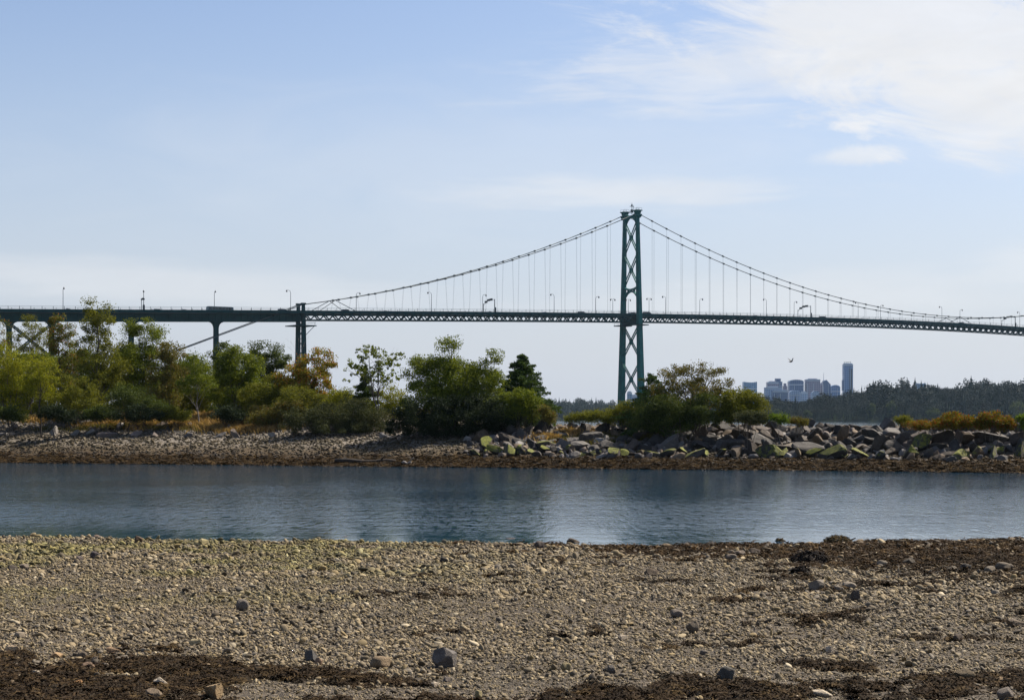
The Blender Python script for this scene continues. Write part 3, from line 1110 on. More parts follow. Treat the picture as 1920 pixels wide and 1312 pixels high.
for px, kind, wv, turn, lab in LAMPS:
    o = LP.get(kind)
    if o is None:
        o = LP[kind] = lamp_proto(kind)
    else:
        o = copy_tree(o)
    o.location = lane(px, wv, -0.1)
    o.rotation_euler = (0, 0, RZ + (0 if turn > 0 else math.pi))
    tag(o, lab, 'street lamp', 'lamp posts along the bridge deck')


def gantry(lab):
    o = empty('signal_gantry', (0, 0, 0), lab, 'signal gantry', 'lane signal gantries over the bridge roadway')
    for y, hh, wd in ((-5.2, 6.6, 0.26), (5.2, 5.0, 0.2)):
        mb = MB()
        mb.tube([(0, y, 0), (0, y, hh)], [wd, wd * 0.7], 6)
        if y < 0:
            mb.box((0.35, y, 1.3), (0.7, 0.6, 2.6))
        mb.build('post', M['lamp_metal'], o)
    mb = MB()
    pts = [(0, -5.2, 6.0), (0, -2.5, 6.6), (0, 0, 6.5), (0, 2.5, 5.8), (0, 5.2, 4.2)]
    for d in (-0.25, 0.25):
        mb.tube([(x, y, z + d) for x, y, z in pts], 0.07, 5)
    mb.build('arm', M['rail'], o)
    for y, z in ((-1.9, 6.55), (0.5, 6.4), (2.8, 5.65)):
        mb = MB()
        mb.box((0, y, z), (0.5, 1.9, 1.0))
        mb.box((-0.3, y, z + 0.35), (0.25, 1.6, 0.08))
        mb.build('signal_head', M['black'], o)
    return o


g0 = gantry('arched lane signal gantry over the deck on the side span left of the tower')
for i, (px, lab) in enumerate(((917, None), (1508, 'arched lane signal gantry on the main span above the bird'),
                               (1891, 'arched lane signal gantry at the right edge of the photo'))):
    o = g0 if i == 0 else copy_tree(g0)
    if lab:
        tag(o, lab)
    o.location = lane(px, 0, -0.35)
    o.rotation_euler = (0, 0, RZ)
# end-on signal mast on the viaduct
o = empty('signal_mast', lane(268, 5.2, -0.2), 'dark signal mast with paired posts and top lantern on the viaduct', 'signal mast', None, RZ)
mb = MB()
mb.tube([(-0.7, 0, 0), (-0.7, 0, 4.3), (-0.4, 0, 4.7)], 0.13, 6); mb.tube([(0.3, 0, 0), (0.3, 0, 8.0)], [0.18, 0.1], 6)
mb.box((0.35, 0, 1.2), (0.75, 0.7, 2.2))
mb.build('post', M['lamp_metal'], o)
for x, z in ((-0.55, 4.6), (-0.1, 4.9), (0.35, 4.75)):
    mb = MB(); mb.box((x, 0, z), (0.5, 0.9, 0.7)); mb.box((x, -0.5, z + 0.3), (0.4, 0.3, 0.08)); mb.build('signal_head', M['black'], o)
mb = MB(); mb.tube([(0.3, 0, 7.6), (0.3, 0, 7.9), (0.3, 0, 8.3), (0.3, 0, 8.7)], [0.15, 0.4, 0.35, 0.04], 8); mb.build('lantern', M['lamp_metal'], o)


# ------------------------------------------------------------------ traffic
def car_proto(name, lab, cat, mat, kind):
    o = empty(name, (0, 0, 0), lab, cat)
    L_ = {'car': 4.4, 'suv': 4.8, 'van': 5.2}[kind]
    hgt = {'car': 1.45, 'suv': 1.8, 'van': 2.1}[kind]
    prof = {'car': [(-1, .3), (-1, .62), (-.93, .72), (-.55, .78), (-.32, 1), (.2, 1), (.5, .76), (.93, .66), (1, .55), (1, .3)],
            'suv': [(-1, .3), (-1, .62), (-.96, .95), (-.88, 1), (.1, 1), (.4, .72), (.92, .64), (1, .52), (1, .3)],
            'van': [(-1, .25), (-1, .9), (-.94, 1), (.35, 1), (.66, .62), (.95, .52), (1, .42), (1, .25)]}[kind]
    mb = MB()
    pts = [(x * L_ / 2, z * hgt) for x, z in prof]
    mb.prism(pts, lambda p: (p[0], -0.9 + 0.12 * (p[1] > hgt * .8), p[1]), lambda p: (p[0], 0.9 - 0.12 * (p[1] > hgt * .8), p[1]))
    mb.build('body', mat, o)
    for s in (1, -1):
        mb = MB()
        x0, x1 = (-.5, .38) if kind == 'car' else (-.85, .25)
        mb.hexa([(x * L_ / 2, s * (0.91 - 0.06 * (z > .8)) + d, z * hgt) for z in (.74, .95) for x, d in ((x0, 0), (x1, 0), (x1, .02 * s), (x0, .02 * s))])
        mb.build('window', M['glass'], o)
        for x in (-.62, .62):
            mb = MB()
            mb.tube([(x * L_ / 2, s * 0.72, .33), (x * L_ / 2, s * 0.92, .33)], .33, 12)
            mb.build('wheel', M['tyre'], o)
    return o


PC = {'dark': pmat('charcoal_car_paint', (0.03, 0.032, 0.036), 0.3, 0.1), 'silver': pmat('silver_car_paint', (0.30, 0.31, 0.32), 0.3, 0.05),
      'white': pmat('white_car_paint', (0.62, 0.62, 0.60), 0.35, 0.05), 'blue': pmat('blue_car_paint', (0.03, 0.06, 0.13), 0.3, 0.1),
      'red': pmat('dull_red_car_paint', (0.16, 0.03, 0.03), 0.3, 0.1)}
CARS = [(127, 'car', 'dark', 3.0, 'dark car on the viaduct beside the leftmost lamp post'),
        (290, 'suv', 'silver', -1.5, 'silver car with raised roof just right of the signal mast'),
        (345, 'car', 'dark', 1.5, 'low dark car behind the railing left of the bus'),
        (447, 'car', 'silver', -1.5, 'silver car directly in front of the bus'),
        (531, 'suv', 'dark', 4.2, 'dark car just left of the armed lamp at the cable bent'),
        (650, 'suv', 'dark', 3.0, 'dark car below the first cable ties, left of a lamp'),
        (722, 'car', 'dark', 1.5, 'low dark car between two lamps on the side span'),
        (781, 'car', 'white', -1.5, 'pale car partly hidden by the side-span railing'),
        (918, 'car', 'dark', 1.5, 'dark car passing under the side-span gantry'),
        (1021, 'car', 'blue', 1.5, 'blue-grey car left of the tall lamp on the side span'),
        (1092, 'suv', 'dark', 3.0, 'dark car on the deck shortly left of the tower'),
        (1183, 'van', 'silver', -1.5, 'grey van passing between the tower legs'),
        (1214, 'van', 'dark', 3.0, 'dark van beside the double lamp right of the tower'),
        (1326, 'car', 'silver', -1.5, 'silver car on the main span right of the tower'),
        (1416, 'car', 'dark', 1.5, 'low dark car left of the lamp before the main-span gantry'),
        (1487, 'car', 'white', -1.5, 'pale car at the left foot of the main-span gantry'),
        (1544, 'suv', 'dark', 3.0, 'dark car just right of the main-span gantry'),
        (1804, 'suv', 'dark', 3.0, 'dark car right of the midspan cable ties')]
CP = {}
for px, kind, colr, wv, lab in CARS:
    key = (kind, colr)
    nm = {'car': 'car', 'suv': 'car', 'van': 'van'}[kind]
    if key in CP:
        o = copy_tree(CP[key])
    else:
        o = CP[key] = car_proto(nm, lab, nm, PC[colr], kind)
    tag(o, lab, nm, 'vehicles crossing the bridge')
    o.location = lane(px, wv, -1.05)
    o.rotation_euler = (0, 0, RZ + (0 if wv > 0 else math.pi))

bus = empty('bus', lane(412, 3.0, -1.2), 'long grey-green bus driving along the viaduct above a pier', 'bus', None, RZ)
mb = MB()
mb.prism([(-5.9, .35), (-6.0, 1.2), (-5.9, 3.0), (-5.7, 3.15), (5.7, 3.15), (6.0, 2.9), (6.05, 1.2), (5.95, .35)], lambda p: (p[0], -1.27, p[1]), lambda p: (p[0], 1.27, p[1]))
mb.build('body', pmat('grey_green_bus_paint', (0.10, 0.16, 0.17), 0.4, 0.1), bus)
for s in (1, -1):
    for k in range(7):
        mb = MB(); x = -4.9 + k * 1.55
        mb.box((x, s * 1.275, 2.25), (1.35, 0.03, 0.95)); mb.build('window', M['glass'], bus)
    for x in (-3.6, -2.4, 3.9):
        mb = MB(); mb.tube([(x, s * 1.0, .5), (x, s * 1.3, .5)], .5, 12); mb.build('wheel', M['tyre'], bus)
mb = MB(); mb.box((6.04, 0, 2.1), (0.04, 2.2, 1.3)); mb.build('windscreen', M['glass'], bus)
mb = MB(); mb.box((-0.2, 0, 3.2), (11.0, 2.2, 0.12)); mb.build('roof_panel', M['black'], bus)
bus.scale = (1, 1, 0.86)

# ------------------------------------------------------------------ the city far behind
CY = 2900.0


def facade_mat(name, wall, glass, fx=3.2, fz=3.6, share=0.62):
    m_, n = new_mat(name)
    s = n.node('ShaderNodeSeparateXYZ', None, i0=n.node('ShaderNodeTexCoord').outputs['Object'])
    hor = n.m('ADD', s.outputs[0], s.outputs[1])
    a = n.m('LESS_THAN', n.m('FRACT', n.m('DIVIDE', s.outputs[2], fz)), share)
    b = n.m('LESS_THAN', n.m('FRACT', n.m('DIVIDE', hor, fx)), 0.78)
    f = n.m('MULTIPLY', a, b)
    col = n.mix(f, wall, glass)
    rg = n.m('MULTIPLY_ADD', f, -0.55, 0.75)
    p = n.node('ShaderNodeBsdfPrincipled', None, Base_Color=col, Roughness=rg, Specular_IOR_Level=0.5)
    finish(n, p.outputs[0])
    return m_


FM = {'blue': facade_mat('blue_glass_facade', (0.17, 0.28, 0.50), (0.06, 0.13, 0.27)),  # facade blues also hold the tint of distance haze
      'mauve': facade_mat('mauve_stone_facade', (0.36, 0.29, 0.36), (0.13, 0.13, 0.21)),
      'pale': facade_mat('pale_hazed_concrete_facade', (0.38, 0.47, 0.60), (0.14, 0.20, 0.32)),
      'navy': facade_mat('navy_glass_facade', (0.09, 0.15, 0.30), (0.035, 0.07, 0.17)),
      'teal': facade_mat('pale_blue_glass_facade', (0.24, 0.38, 0.54), (0.08, 0.16, 0.27))}
M['trim'] = pmat('pale_tower_trim', (0.38, 0.42, 0.48), 0.7, 0.1, 0.05)
M['slot'] = pmat('dark_tower_finish', (0.02, 0.025, 0.035), 0.6, 0.1, 0.05)


def tower_block(px0, px1, ytop, style, mat, lab, dyc=0.0, cat='office tower', name='office_tower'):
    Y = CY + dyc
    a, b = at(px0, ytop, Y), at(px1, ytop, Y)
    wd, hgt, cx = b.x - a.x, a.z - 3.0, (a.x + b.x) / 2
    dp = wd * 0.8
    o = empty(name, (cx, Y + dp / 2, 3.0), lab, cat, 'distant city towers')
    h2, d2 = wd / 2, dp / 2
    mb = MB()
    if style == 'slant':
        mb.prism([(-h2, 0), (h2, 0), (h2, hgt * 0.88), (-h2 * 0.1, hgt), (-h2, hgt * 0.97)], lambda p: (p[0], -d2, p[1]), lambda p: (p[0], d2, p[1]))
    elif style == 'barrel':
        arc = [(h2 * math.cos(t), hgt - wd * 0.28 + wd * 0.28 * math.sin(t)) for t in np.linspace(0, math.pi, 13)]
        mb.prism([(-h2, 0), (h2, 0)] + arc, lambda p: (p[0], -d2, p[1]), lambda p: (p[0], d2, p[1]))
    elif style == 'dome':
        arc = [(h2 * math.cos(t), hgt - wd * 0.14 + wd * 0.14 * math.sin(t)) for t in np.linspace(0, math.pi, 9)]
        mb.prism([(-h2, 0), (h2, 0)] + arc, lambda p: (p[0], -d2, p[1]), lambda p: (p[0], d2, p[1]))
    elif style == 'concave':
        arc = [(h2 - wd * k / 8, hgt - wd * 0.05 * (1 - ((k - 4) / 4) ** 2)) for k in range(9)]
        mb.prism([(-h2, 0), (h2, 0)] + arc, lambda p: (p[0], -d2, p[1]), lambda p: (p[0], d2, p[1]))
    elif style == 'step':
        mb.box((0, 0, hgt * 0.46), (wd, dp, hgt * 0.92)); mb.box((0, 0, hgt * 0.96), (wd * 0.66, dp * 0.66, hgt * 0.0801))
    else:
        mb.box((0, 0, hgt / 2), (wd, dp, hgt))
    mb.build('facade', FM[mat], o)
    mb = MB()
    if style in ('flat', 'tall'):
        mb.box((0, 0, hgt + 0.8), (wd * (0.6 if style == 'flat' else .9), dp * 0.6, 1.6))
        mb.box((0, -d2 - 0.25, hgt - 1.5), (wd * 1.01, 0.5, 3.0))
    elif style == 'dome':
        mb.box((0, -d2 - 0.3, hgt - wd * 0.36), (wd * 1.01, 0.6, 2.2))
    elif style == 'slant':
        mb.tube([(-h2 * 0.75, 0, hgt * 0.97), (-h2 * 0.75, 0, hgt + 12)], [0.5, 0.2], 5)
    else:
        mb.box((0, -d2 - 0.25, hgt * 0.80), (wd * 1.01, 0.5, 1.6))
    mb.build('roof_trim', M['trim'], o)
    mb = MB()                                   # pale pilaster strips
    for f in ((-0.4, 0.0) if style == 'flat' else (-0.15,) if style == 'dome' else (-0.45, 0.2)):
        mb.box((wd * f, -d2 - 0.3, hgt * 0.45), (wd * 0.035, 0.6, hgt * 0.88))
    mb.build('pilaster', M['trim'], o)
    if style == 'tall':
        mb = MB()
        mb.box((wd * 0.33, -d2 - 0.35, hgt * 0.46), (wd * 0.11, 0.7, hgt * 0.90)); mb.box((wd * 0.09, -d2 - 0.35, hgt * 0.47), (wd * 0.05, 0.7, hgt * 0.92))
        mb.build('dark_stripe', M['slot'], o)  # plain dark strips standing proud of the facade
        mb = MB()
        mb.box((-h2 - 0.8, 0, hgt * 0.60), (1.8, dp * 0.5, hgt * 0.20))
        mb.build('hoist_bay', FM['navy'], o)
        mb = MB()
        for x in (-0.32, -0.1, 0.05, 0.3):
            mb.tube([(wd * x, 0, hgt), (wd * x, 0, hgt + 4.2)], 0.35, 5)
        mb.bar((-wd * 0.35, 0, hgt + 3.2), (wd * 0.35, 0, hgt + 4.2), 0.5, 0.5)
        mb.build('roof_mast', M['slot'], o)
    return o


tower_block(1394.5, 1419.5, 715.5, 'concave', 'teal', 'blue tower with concave top standing alone behind the rounded olive shrub')
tower_block(1439, 1460, 716, 'flat', 'mauve', 'pinkish flat-topped tower at the left of the far city cluster', 40)
tower_block(1451.5, 1467, 709.5, 'step', 'navy', 'dark stepped tower rising behind the pinkish flat-topped tower', 140)
tower_block(1468.5, 1476, 718.5, 'step', 'mauve', 'slim pinkish stepped tower between two dark city towers', 90)
tower_block(1436, 1466, 726, 'flat', 'pale', 'wide pale low block in front of the pinkish flat-topped tower', -60, 'apartment block', 'apartment_block')
tower_block(1449, 1477, 732, 'flat', 'navy', 'low dark block at the foot of the slim pinkish tower', -110, 'apartment block', 'apartment_block')
tower_block(1480, 1507, 711.5, 'dome', 'navy', 'broad dark tower with gently domed roof and pale band')
tower_block(1481, 1501, 731, 'barrel', 'pale', 'low pale round-topped block in front of the domed dark tower', -90, 'apartment block', 'apartment_block')
tower_block(1501, 1514, 735, 'flat', 'pale', 'low pale block between domed tower and square mauve tower', -70, 'apartment block', 'apartment_block')
tower_block(1512, 1538, 711, 'flat', 'mauve', 'broad square mauve tower with flat roof in the city cluster')
tower_block(1522, 1537, 733, 'barrel', 'pale', 'low pale rounded block in front of the square mauve tower', -90, 'apartment block', 'apartment_block')
tower_block(1538.5, 1543, 718.5, 'flat', 'mauve', 'very slim tower left of the slanted-roof tower', 20)
tower_block(1543.5, 1557.5, 712, 'slant', 'navy', 'glass tower with slanted roof and thin mast')
tower_block(1557.5, 1575.5, 721.5, 'barrel', 'blue', 'blue tower with rounded barrel top right of the slanted-roof tower', 30)
tower_block(1582, 1599.5, 682.5, 'tall', 'blue', 'tallest slender blue glass skyscraper standing apart above the forest', 60, 'skyscraper', 'skyscraper')
tower_block(1719.5, 1736, 718, 'concave', 'teal', 'pale blue building peeking over the forest treetops', 200)
tower_block(1176, 1185, 735, 'flat', 'teal', 'pale blue building seen between the feet of the bridge tower legs', 0)
tower_block(1183, 1196, 741, 'flat', 'pale', 'low pale building seen behind the right foot of the bridge tower', 120, 'apartment block', 'apartment_block')
tower_block(1206, 1217, 734, 'step', 'pale', 'pale tower glimpsed through the dark leaning conifer', 60)
tower_block(1228, 1246, 748, 'flat', 'mauve', 'mauve building glimpsed low through the large airy bush', 30)
tower_block(1330, 1350, 728, 'step', 'pale', 'pale tower glimpsed through thin twigs right of the airy bush top', 30)

# ------------------------------------------------------------------ far woods
def far_conifer(name, seed):
    """trunk with ragged tiers of drooping boughs, unit height"""
    r = rng_for(seed)
    V, Fc = [], []
    tiers = 13
    wdt = r.uniform(0.10, 0.15)
    for k in range(tiers):
        f = k / (tiers - 1)
        z0 = 0.10 + 0.86 * f
        rad = wdt * (1 - f) ** 0.75 * r.uniform(0.8, 1.15) + 0.012
        n = 11
        o = len(V)
        V.append((0, 0, z0 + 0.085))
        for j in range(n):
            t = 2 * math.pi * (j + r.uniform(-0.3, 0.3)) / n
            rr = rad * (r.uniform(0.75, 1.25) if j % 2 else r.uniform(0.3, 0.6))
            V.append((rr * math.cos(t), rr * math.sin(t), z0 - 0.03 * r.uniform(0.2, 1.6)))
        for j in range(n):
            Fc.append((o, o + 1 + j, o + 1 + (j + 1) % n))
    o = len(V)
    for j in range(5):
        t = 2 * math.pi * j / 5
        V += [(0.012 * math.cos(t), 0.012 * math.sin(t), 0)]
    V.append((0, 0, 1.0))
    for j in range(5):
        Fc.append((o + j, o + (j + 1) % 5, o + 5))
    return np_mesh(name, V, Fc, False)


def far_broadleaf(name, seed):
    r = rng_for(seed)
    n = 620
    d = r.normal(size=(n, 3)); d /= np.linalg.norm(d, axis=1)[:, None]
    lob = r.normal(size=(9, 3)); lob /= np.linalg.norm(lob, axis=1)[:, None]
    k = r.integers(0, 9, n)
    P = lob[k] * np.array([.22, .22, .26]) + d * np.array([.2, .2, .2]) * (r.random((n, 1)) ** 0.4) + np.array([0, 0, .56])
    return leaf_mesh(name, P, r, 0.07)


def leaf_mesh(name, P, r, size, aspect=0.55, droop=0.0, shape=4):
    """each leaf a slightly folded four-cornered blade with its own tint"""
    n = len(P)
    d = r.normal(size=(n, 3)); d[:, 2] -= droop
    d /= np.linalg.norm(d, axis=1)[:, None]
    e = np.cross(d, r.normal(size=(n, 3))); e /= np.linalg.norm(e, axis=1)[:, None] + 1e-9
    nn = np.cross(d, e)
    s = (size * r.uniform(0.65, 1.35, n))[:, None]
    a = P - d * s * 0.5
    b = P + e * s * aspect * 0.5 + nn * s * 0.08
    c = P + d * s * 0.5
    f = P - e * s * aspect * 0.5 + nn * s * 0.08
    V = np.stack([a, b, c, f], 1).reshape(-1, 3)
    Fc = np.arange(4 * n).reshape(n, 4)
    return np_mesh(name, V, Fc, False, {'tint': np.clip(r.random(n), 0, 1)})


M['far_needles'] = scatter_mat('dark_conifer_needles', 0.8, 0.2, 30.0)
fp = [proto(far_conifer('far_conifer', 100 + k), M['far_needles']) for k in range(6)] + [proto(far_broadleaf('far_broadleaf', 120 + k), M['far_needles']) for k in range(3)]


def wood(name, n, xs, ys, zf, hf, seed, label, dec=0.10, base=(0.0045, 0.0145, 0.0115)):
    r = rng_for(seed)
    X, Y = r.uniform(*xs, n), r.uniform(*ys, n)
    Z = zf(X, Y)
    ok = Z > 0.4
    X, Y, Z = X[ok], Y[ok], Z[ok]
    if xs[0] > 100:                                  # shorter growth closing the edge down to the shore
        fx = r.uniform(150, 800, 1100)
        fy = 1286 + 26 * (fbm(fx * 0.006, fx * 0, 61, 3) - 0.5) + r.uniform(2, 30, 1100)
        X, Y, Z = np.append(X, fx), np.append(Y, fy), np.append(Z, np.maximum(zfar(fx, fy), 0.6))
    n = len(X)
    low = np.zeros(n, bool)
    low[n - (1100 if xs[0] > 100 else 0):] = xs[0] > 100
    hh = hf(X, Y) * r.uniform(0.5, 1.0, n) ** 0.8 * np.where(r.random(n) < .20, 1.30, 1.0)
    isd = r.random(n) < np.where(low, .45, dec)
    hh = np.where(low, r.uniform(4, 10, n), hh)
    pick = np.where(isd, r.integers(6, 9, n), r.integers(0, 6, n))
    hh = np.where(isd, hh * 0.62, hh)
    S = np.stack([hh * np.where(isd, 0.95, r.uniform(0.85, 1.25, n)), hh * np.where(isd, 0.95, r.uniform(0.85, 1.25, n)), hh], 1)
    R = np.stack([r.normal(0, .02, n), r.normal(0, .02, n), r.uniform(0, 6.28, n)], 1)
    col = np.ones((n, 4)); col[:, :3] = np.array(base) * r.uniform(0.6, 1.5, (n, 1))
    col[isd, :3] = np.array((0.036, 0.060, 0.028)) * r.uniform(0.6, 1.3, (isd.sum(), 1))
    o = scatter(name, np.stack([X, Y, Z - 0.3], 1), R, S, pick, col, fp, label, 'forest')
    return o


def hfar(X, Y):
    top = np.interp(X / Y * F + 960, [1400, 1440, 1500, 1565, 1600, 1625, 1660, 1700, 1750, 1790, 1830, 2400], [16, 17.5, 18.5, 21.5, 24, 27, 30.5, 32, 31, 29, 32.5, 34])
    return np.clip((top - zfar(X, Y)) * 1.06, 6, 27) * np.interp(Y, [1290, 1330, 1430], [0.62, 0.82, 1.0])


wood('conifer_forest', 1900, (150, 800), (1285, 1590), zfar, hfar, 201, 'dark forest of tall conifers lining the shore below the right end of the bridge')
wood('distant_forest', 520, (15, 140), (1880, 2160), zfar2, lambda X, Y: 17.5 + 0 * X, 203, 'small blue-grey wood on the point left of the bridge tower', 0.05, (0.022, 0.034, 0.03))

M['far_leaf'] = leaf_mat('pale_willow_leaves', (0.030, 0.045, 0.018), (0.075, 0.095, 0.045))
FT = [(1748, 762, 30, 'pale round willow-like tree at the forest edge, just left of the two rust-tipped bushes'),
      (1633, 752, 20, 'pale narrow tree at the forest edge right of and below the city skyscraper'),
      (1672, 750, 24, 'taller pale tree in the forest edge below the forest skyline peak'),
      (1513, 768, 20, 'small grey-green tree on the far shore at the left end of the water strip'),
      (1908, 750, 36, 'large grey-green broadleaf tree in the far forest at the right edge'),
      (1457, 766, 24, 'light green low tree on the far shore beside the rounded olive shrub')]
for i, (px, yt, wpx, lab) in enumerate(FT):
    Yd = 1284 + i * 0.7
    base = at(px, 787, Yd)
    zt = at(px, yt, Yd).z
    o = empty('broadleaf_tree', (base.x, Yd, 1.0), lab, 'tree', 'pale trees at the far forest edge')
    r = rng_for(300 + i)
    n = 1500
    wdt = wpx * Yd / F / 2
    hgt = zt - 1.0
    lob = r.normal(size=(12, 3)); lob /= np.linalg.norm(lob, axis=1)[:, None]
    k = r.integers(0, 12, n)
    d = r.normal(size=(n, 3)); d /= np.linalg.norm(d, axis=1)[:, None]
    P = (lob[k] * 0.62 + d * 0.4 * r.random((n, 1)) ** 0.5) * np.array([wdt, wdt, hgt * 0.48]) + np.array([0, 0, hgt * 0.53])
    link('crown', leaf_mesh('crown', P, r, 1.1), M['far_leaf'], o)
    mb = MB()
    mb.tube([(0, 0, -1), (0.1, 0, hgt * .4), (0.2, 0, hgt * .8)], [0.35, 0.25, 0.08], 6)
    for q in range(5):
        mb.tube([(0.1, 0, hgt * (.3 + .08 * q)), tuple(lob[q] * 0.5 * np.array([wdt, wdt, hgt * .4]) + np.array([0, 0, hgt * .6]))], [0.15, 0.04], 5)
    mb.build('trunk', M['bark'], o)

# ------------------------------------------------------------------ trees and shrubs of the spit
GX = lambda X, Y: float(zspit(np.array([X]), np.array([Y]))[0])
LM = {
    'lime': leaf_mat('yellow_green_leaves', (0.080, 0.105, 0.008), (0.28, 0.275, 0.018)),
    'green': leaf_mat('mid_green_leaves', (0.035, 0.060, 0.008), (0.185, 0.215, 0.022)),
    'olive': leaf_mat('olive_leaves', (0.046, 0.058, 0.009), (0.195, 0.198, 0.024)),
    'dark': leaf_mat('dark_green_leaves', (0.022, 0.037, 0.010), (0.092, 0.118, 0.026), None, 0, 0.25),
    'deep': leaf_mat('shade_darkened_green_leaves', (0.010, 0.018, 0.008), (0.032, 0.046, 0.018), None, 0, 0.15),  # near-black leaf colour with the deep undergrowth shade put into it
    'grey': leaf_mat('grey_green_willow_leaves', (0.026, 0.034, 0.014), (0.088, 0.096, 0.040), None, 0, 0.2),
    'brownish': leaf_mat('brown_olive_leaves', (0.050, 0.052, 0.014), (0.165, 0.150, 0.036), (0.17, 0.075, 0.025), 0.06),
    'maple': leaf_mat('turning_maple_leaves', (0.060, 0.075, 0.012), (0.28, 0.240, 0.024), (0.36, 0.120, 0.030), 0.16),
    'rusttop': leaf_mat('rust_tinged_leaves', (0.045, 0.058, 0.012), (0.150, 0.155, 0.024), (0.25, 0.085, 0.025), 0.10),
    'rustdome': leaf_mat('rust_tipped_leaves', (0.050, 0.058, 0.008), (0.19, 0.165, 0.015), (0.26, 0.060, 0.012), 0.22),
    'bright': leaf_mat('bright_green_leaves', (0.060, 0.110, 0.012), (0.170, 0.230, 0.030)),
    'needle': leaf_mat('conifer_needles', (0.020, 0.044, 0.014), (0.085, 0.130, 0.032), None, 0, 0.2),
    'needle_bright': leaf_mat('fresh_conifer_needles', (0.022, 0.046, 0.008), (0.075, 0.110, 0.020), None, 0, 0.15),
}


def crown(blobs, n, r, clumps, sig, surf=0.55):
    """leaf points in clumps spread through a crown of several ellipsoids; returns points and clump centres"""
    bl = np.array(blobs, float)                       # cx cy cz rx ry rz
    vol = (bl[:, 3] * bl[:, 4] * bl[:, 5]) ** 0.75
    wts = vol / vol.sum()
    k = r.choice(len(bl), clumps, p=wts)
    d = r.normal(size=(clumps, 3)); d /= np.linalg.norm(d, axis=1)[:, None]
    rad = np.where(r.random(clumps) < surf, r.uniform(0.72, 1.02, clumps), r.random(clumps) ** 0.5)
    cc = bl[k, :3] + d * bl[k, 3:] * rad[:, None]
    wk = r.uniform(0.35, 1.6, clumps); wk /= wk.sum()
    j = r.choice(clumps, n, p=wk)
    sg = sig * r.uniform(0.6, 1.4, clumps)[j][:, None]
    P = cc[j] + np.clip(r.normal(size=(n, 3)), -1.75, 1.75) * sg * np.array([1, 1, 0.7])
    return P, cc


def limbs(mb, base, top, cc, r, r0, n, lean=0.0):
    """tapered trunk with limbs reaching into the crown"""
    base, top = Vector(base), Vector(top)
    hgt = (top - base).length
    pts = []
    for k in range(9):
        f = k / 8
        wob = 0.03 * hgt * f * (1 - f) * 4
        pts.append(base.lerp(top, f) + Vector((r.normal() * wob * .5, r.normal() * wob * .5, 0)))
    mb.tube(pts, [r0 * (1 - 0.88 * k / 8) for k in range(9)], 7)
    if len(cc) == 0:
        return
    sel = r.choice(len(cc), min(n, len(cc)), replace=False)
    for i in sel:
        t = Vector(cc[i])
        hz = max(0.15, min(0.92, (t.z - base.z) / max(hgt, .1) - r.uniform(0.10, 0.35)))
        f = hz * 8
        s = pts[int(f)].lerp(pts[min(8, int(f) + 1)], f - int(f))
        md = s.lerp(t, 0.55) + Vector((0, 0, 0.10 * (t - s).length))
        rr = r0 * (1 - 0.88 * hz) * 0.5
        mb.tube([s, s.lerp(md, 0.5) + Vector((r.normal() * .03, r.normal() * .03, .02)), md, t], [rr, rr * .75, rr * .5, 0.006], 5)
        for q in range(2):                            # twigs
            tip = t + Vector(r.normal(size=3)) * 0.28
            mb.tube([md.lerp(t, .3 + .3 * q), tip], [rr * .3, 0.004], 4, False)


def plant(name, lab, cat, Y, basepx, basey, blobs_px, leaf, n, clumps, sig, size, seed, bark='bark', trunk_r=0.09, nlimb=26, topf=0.9, depth=0.8, group=None, surf=0.55, stems=1, droop=0.0, aspect=0.55):
    """tree or shrub from its outline in the photo: blobs (px, py, rx, ry) become ellipsoids with depth"""
    r = rng_for(seed)
    b = at(basepx, basey, Y)
    z0 = GX(b.x, Y) - 0.12
    root = Vector((b.x, Y, z0))
    k = Y / F
    bl = []
    for q in blobs_px:
        c = at(q[0], q[1], Y)
        oy = (r.random() - 0.5) * q[2] * k * 0.7 if len(q) < 5 else q[4]
        bl.append((c.x - root.x, oy, c.z - root.z, q[2] * k, q[2] * k * depth, q[3] * k))
    o = empty(name, root, lab, cat, group)
    P, cc = crown(bl, int(n * 1.75), r, int(clumps * 0.62), sig * 1.12, surf)
    keep = P[:, 2] > 0.05
    link('crown', leaf_mesh('crown', P[keep], r, size * .86, aspect, droop), LM[leaf], o)
    mb = MB()
    topz = max(q[2] + q[5] * 0.75 for q in bl)
    tb = max(bl, key=lambda q: q[2])
    for s in range(stems):
        jx, jy = (r.normal(0, .25), r.normal(0, .25)) if stems > 1 else (0, 0)
        tx = tb[0] if stems == 1 else bl[s % len(bl)][0]
        tz = topz * topf if stems == 1 else (bl[s % len(bl)][2] + bl[s % len(bl)][5] * .6)
        limbs(mb, (jx, jy, -0.1), (tx, tb[1] * .5, tz), cc, r, trunk_r, nlimb // stems)
    mb.build('trunk' if cat == 'tree' else 'stems', M[bark], o, None, True)
    return o


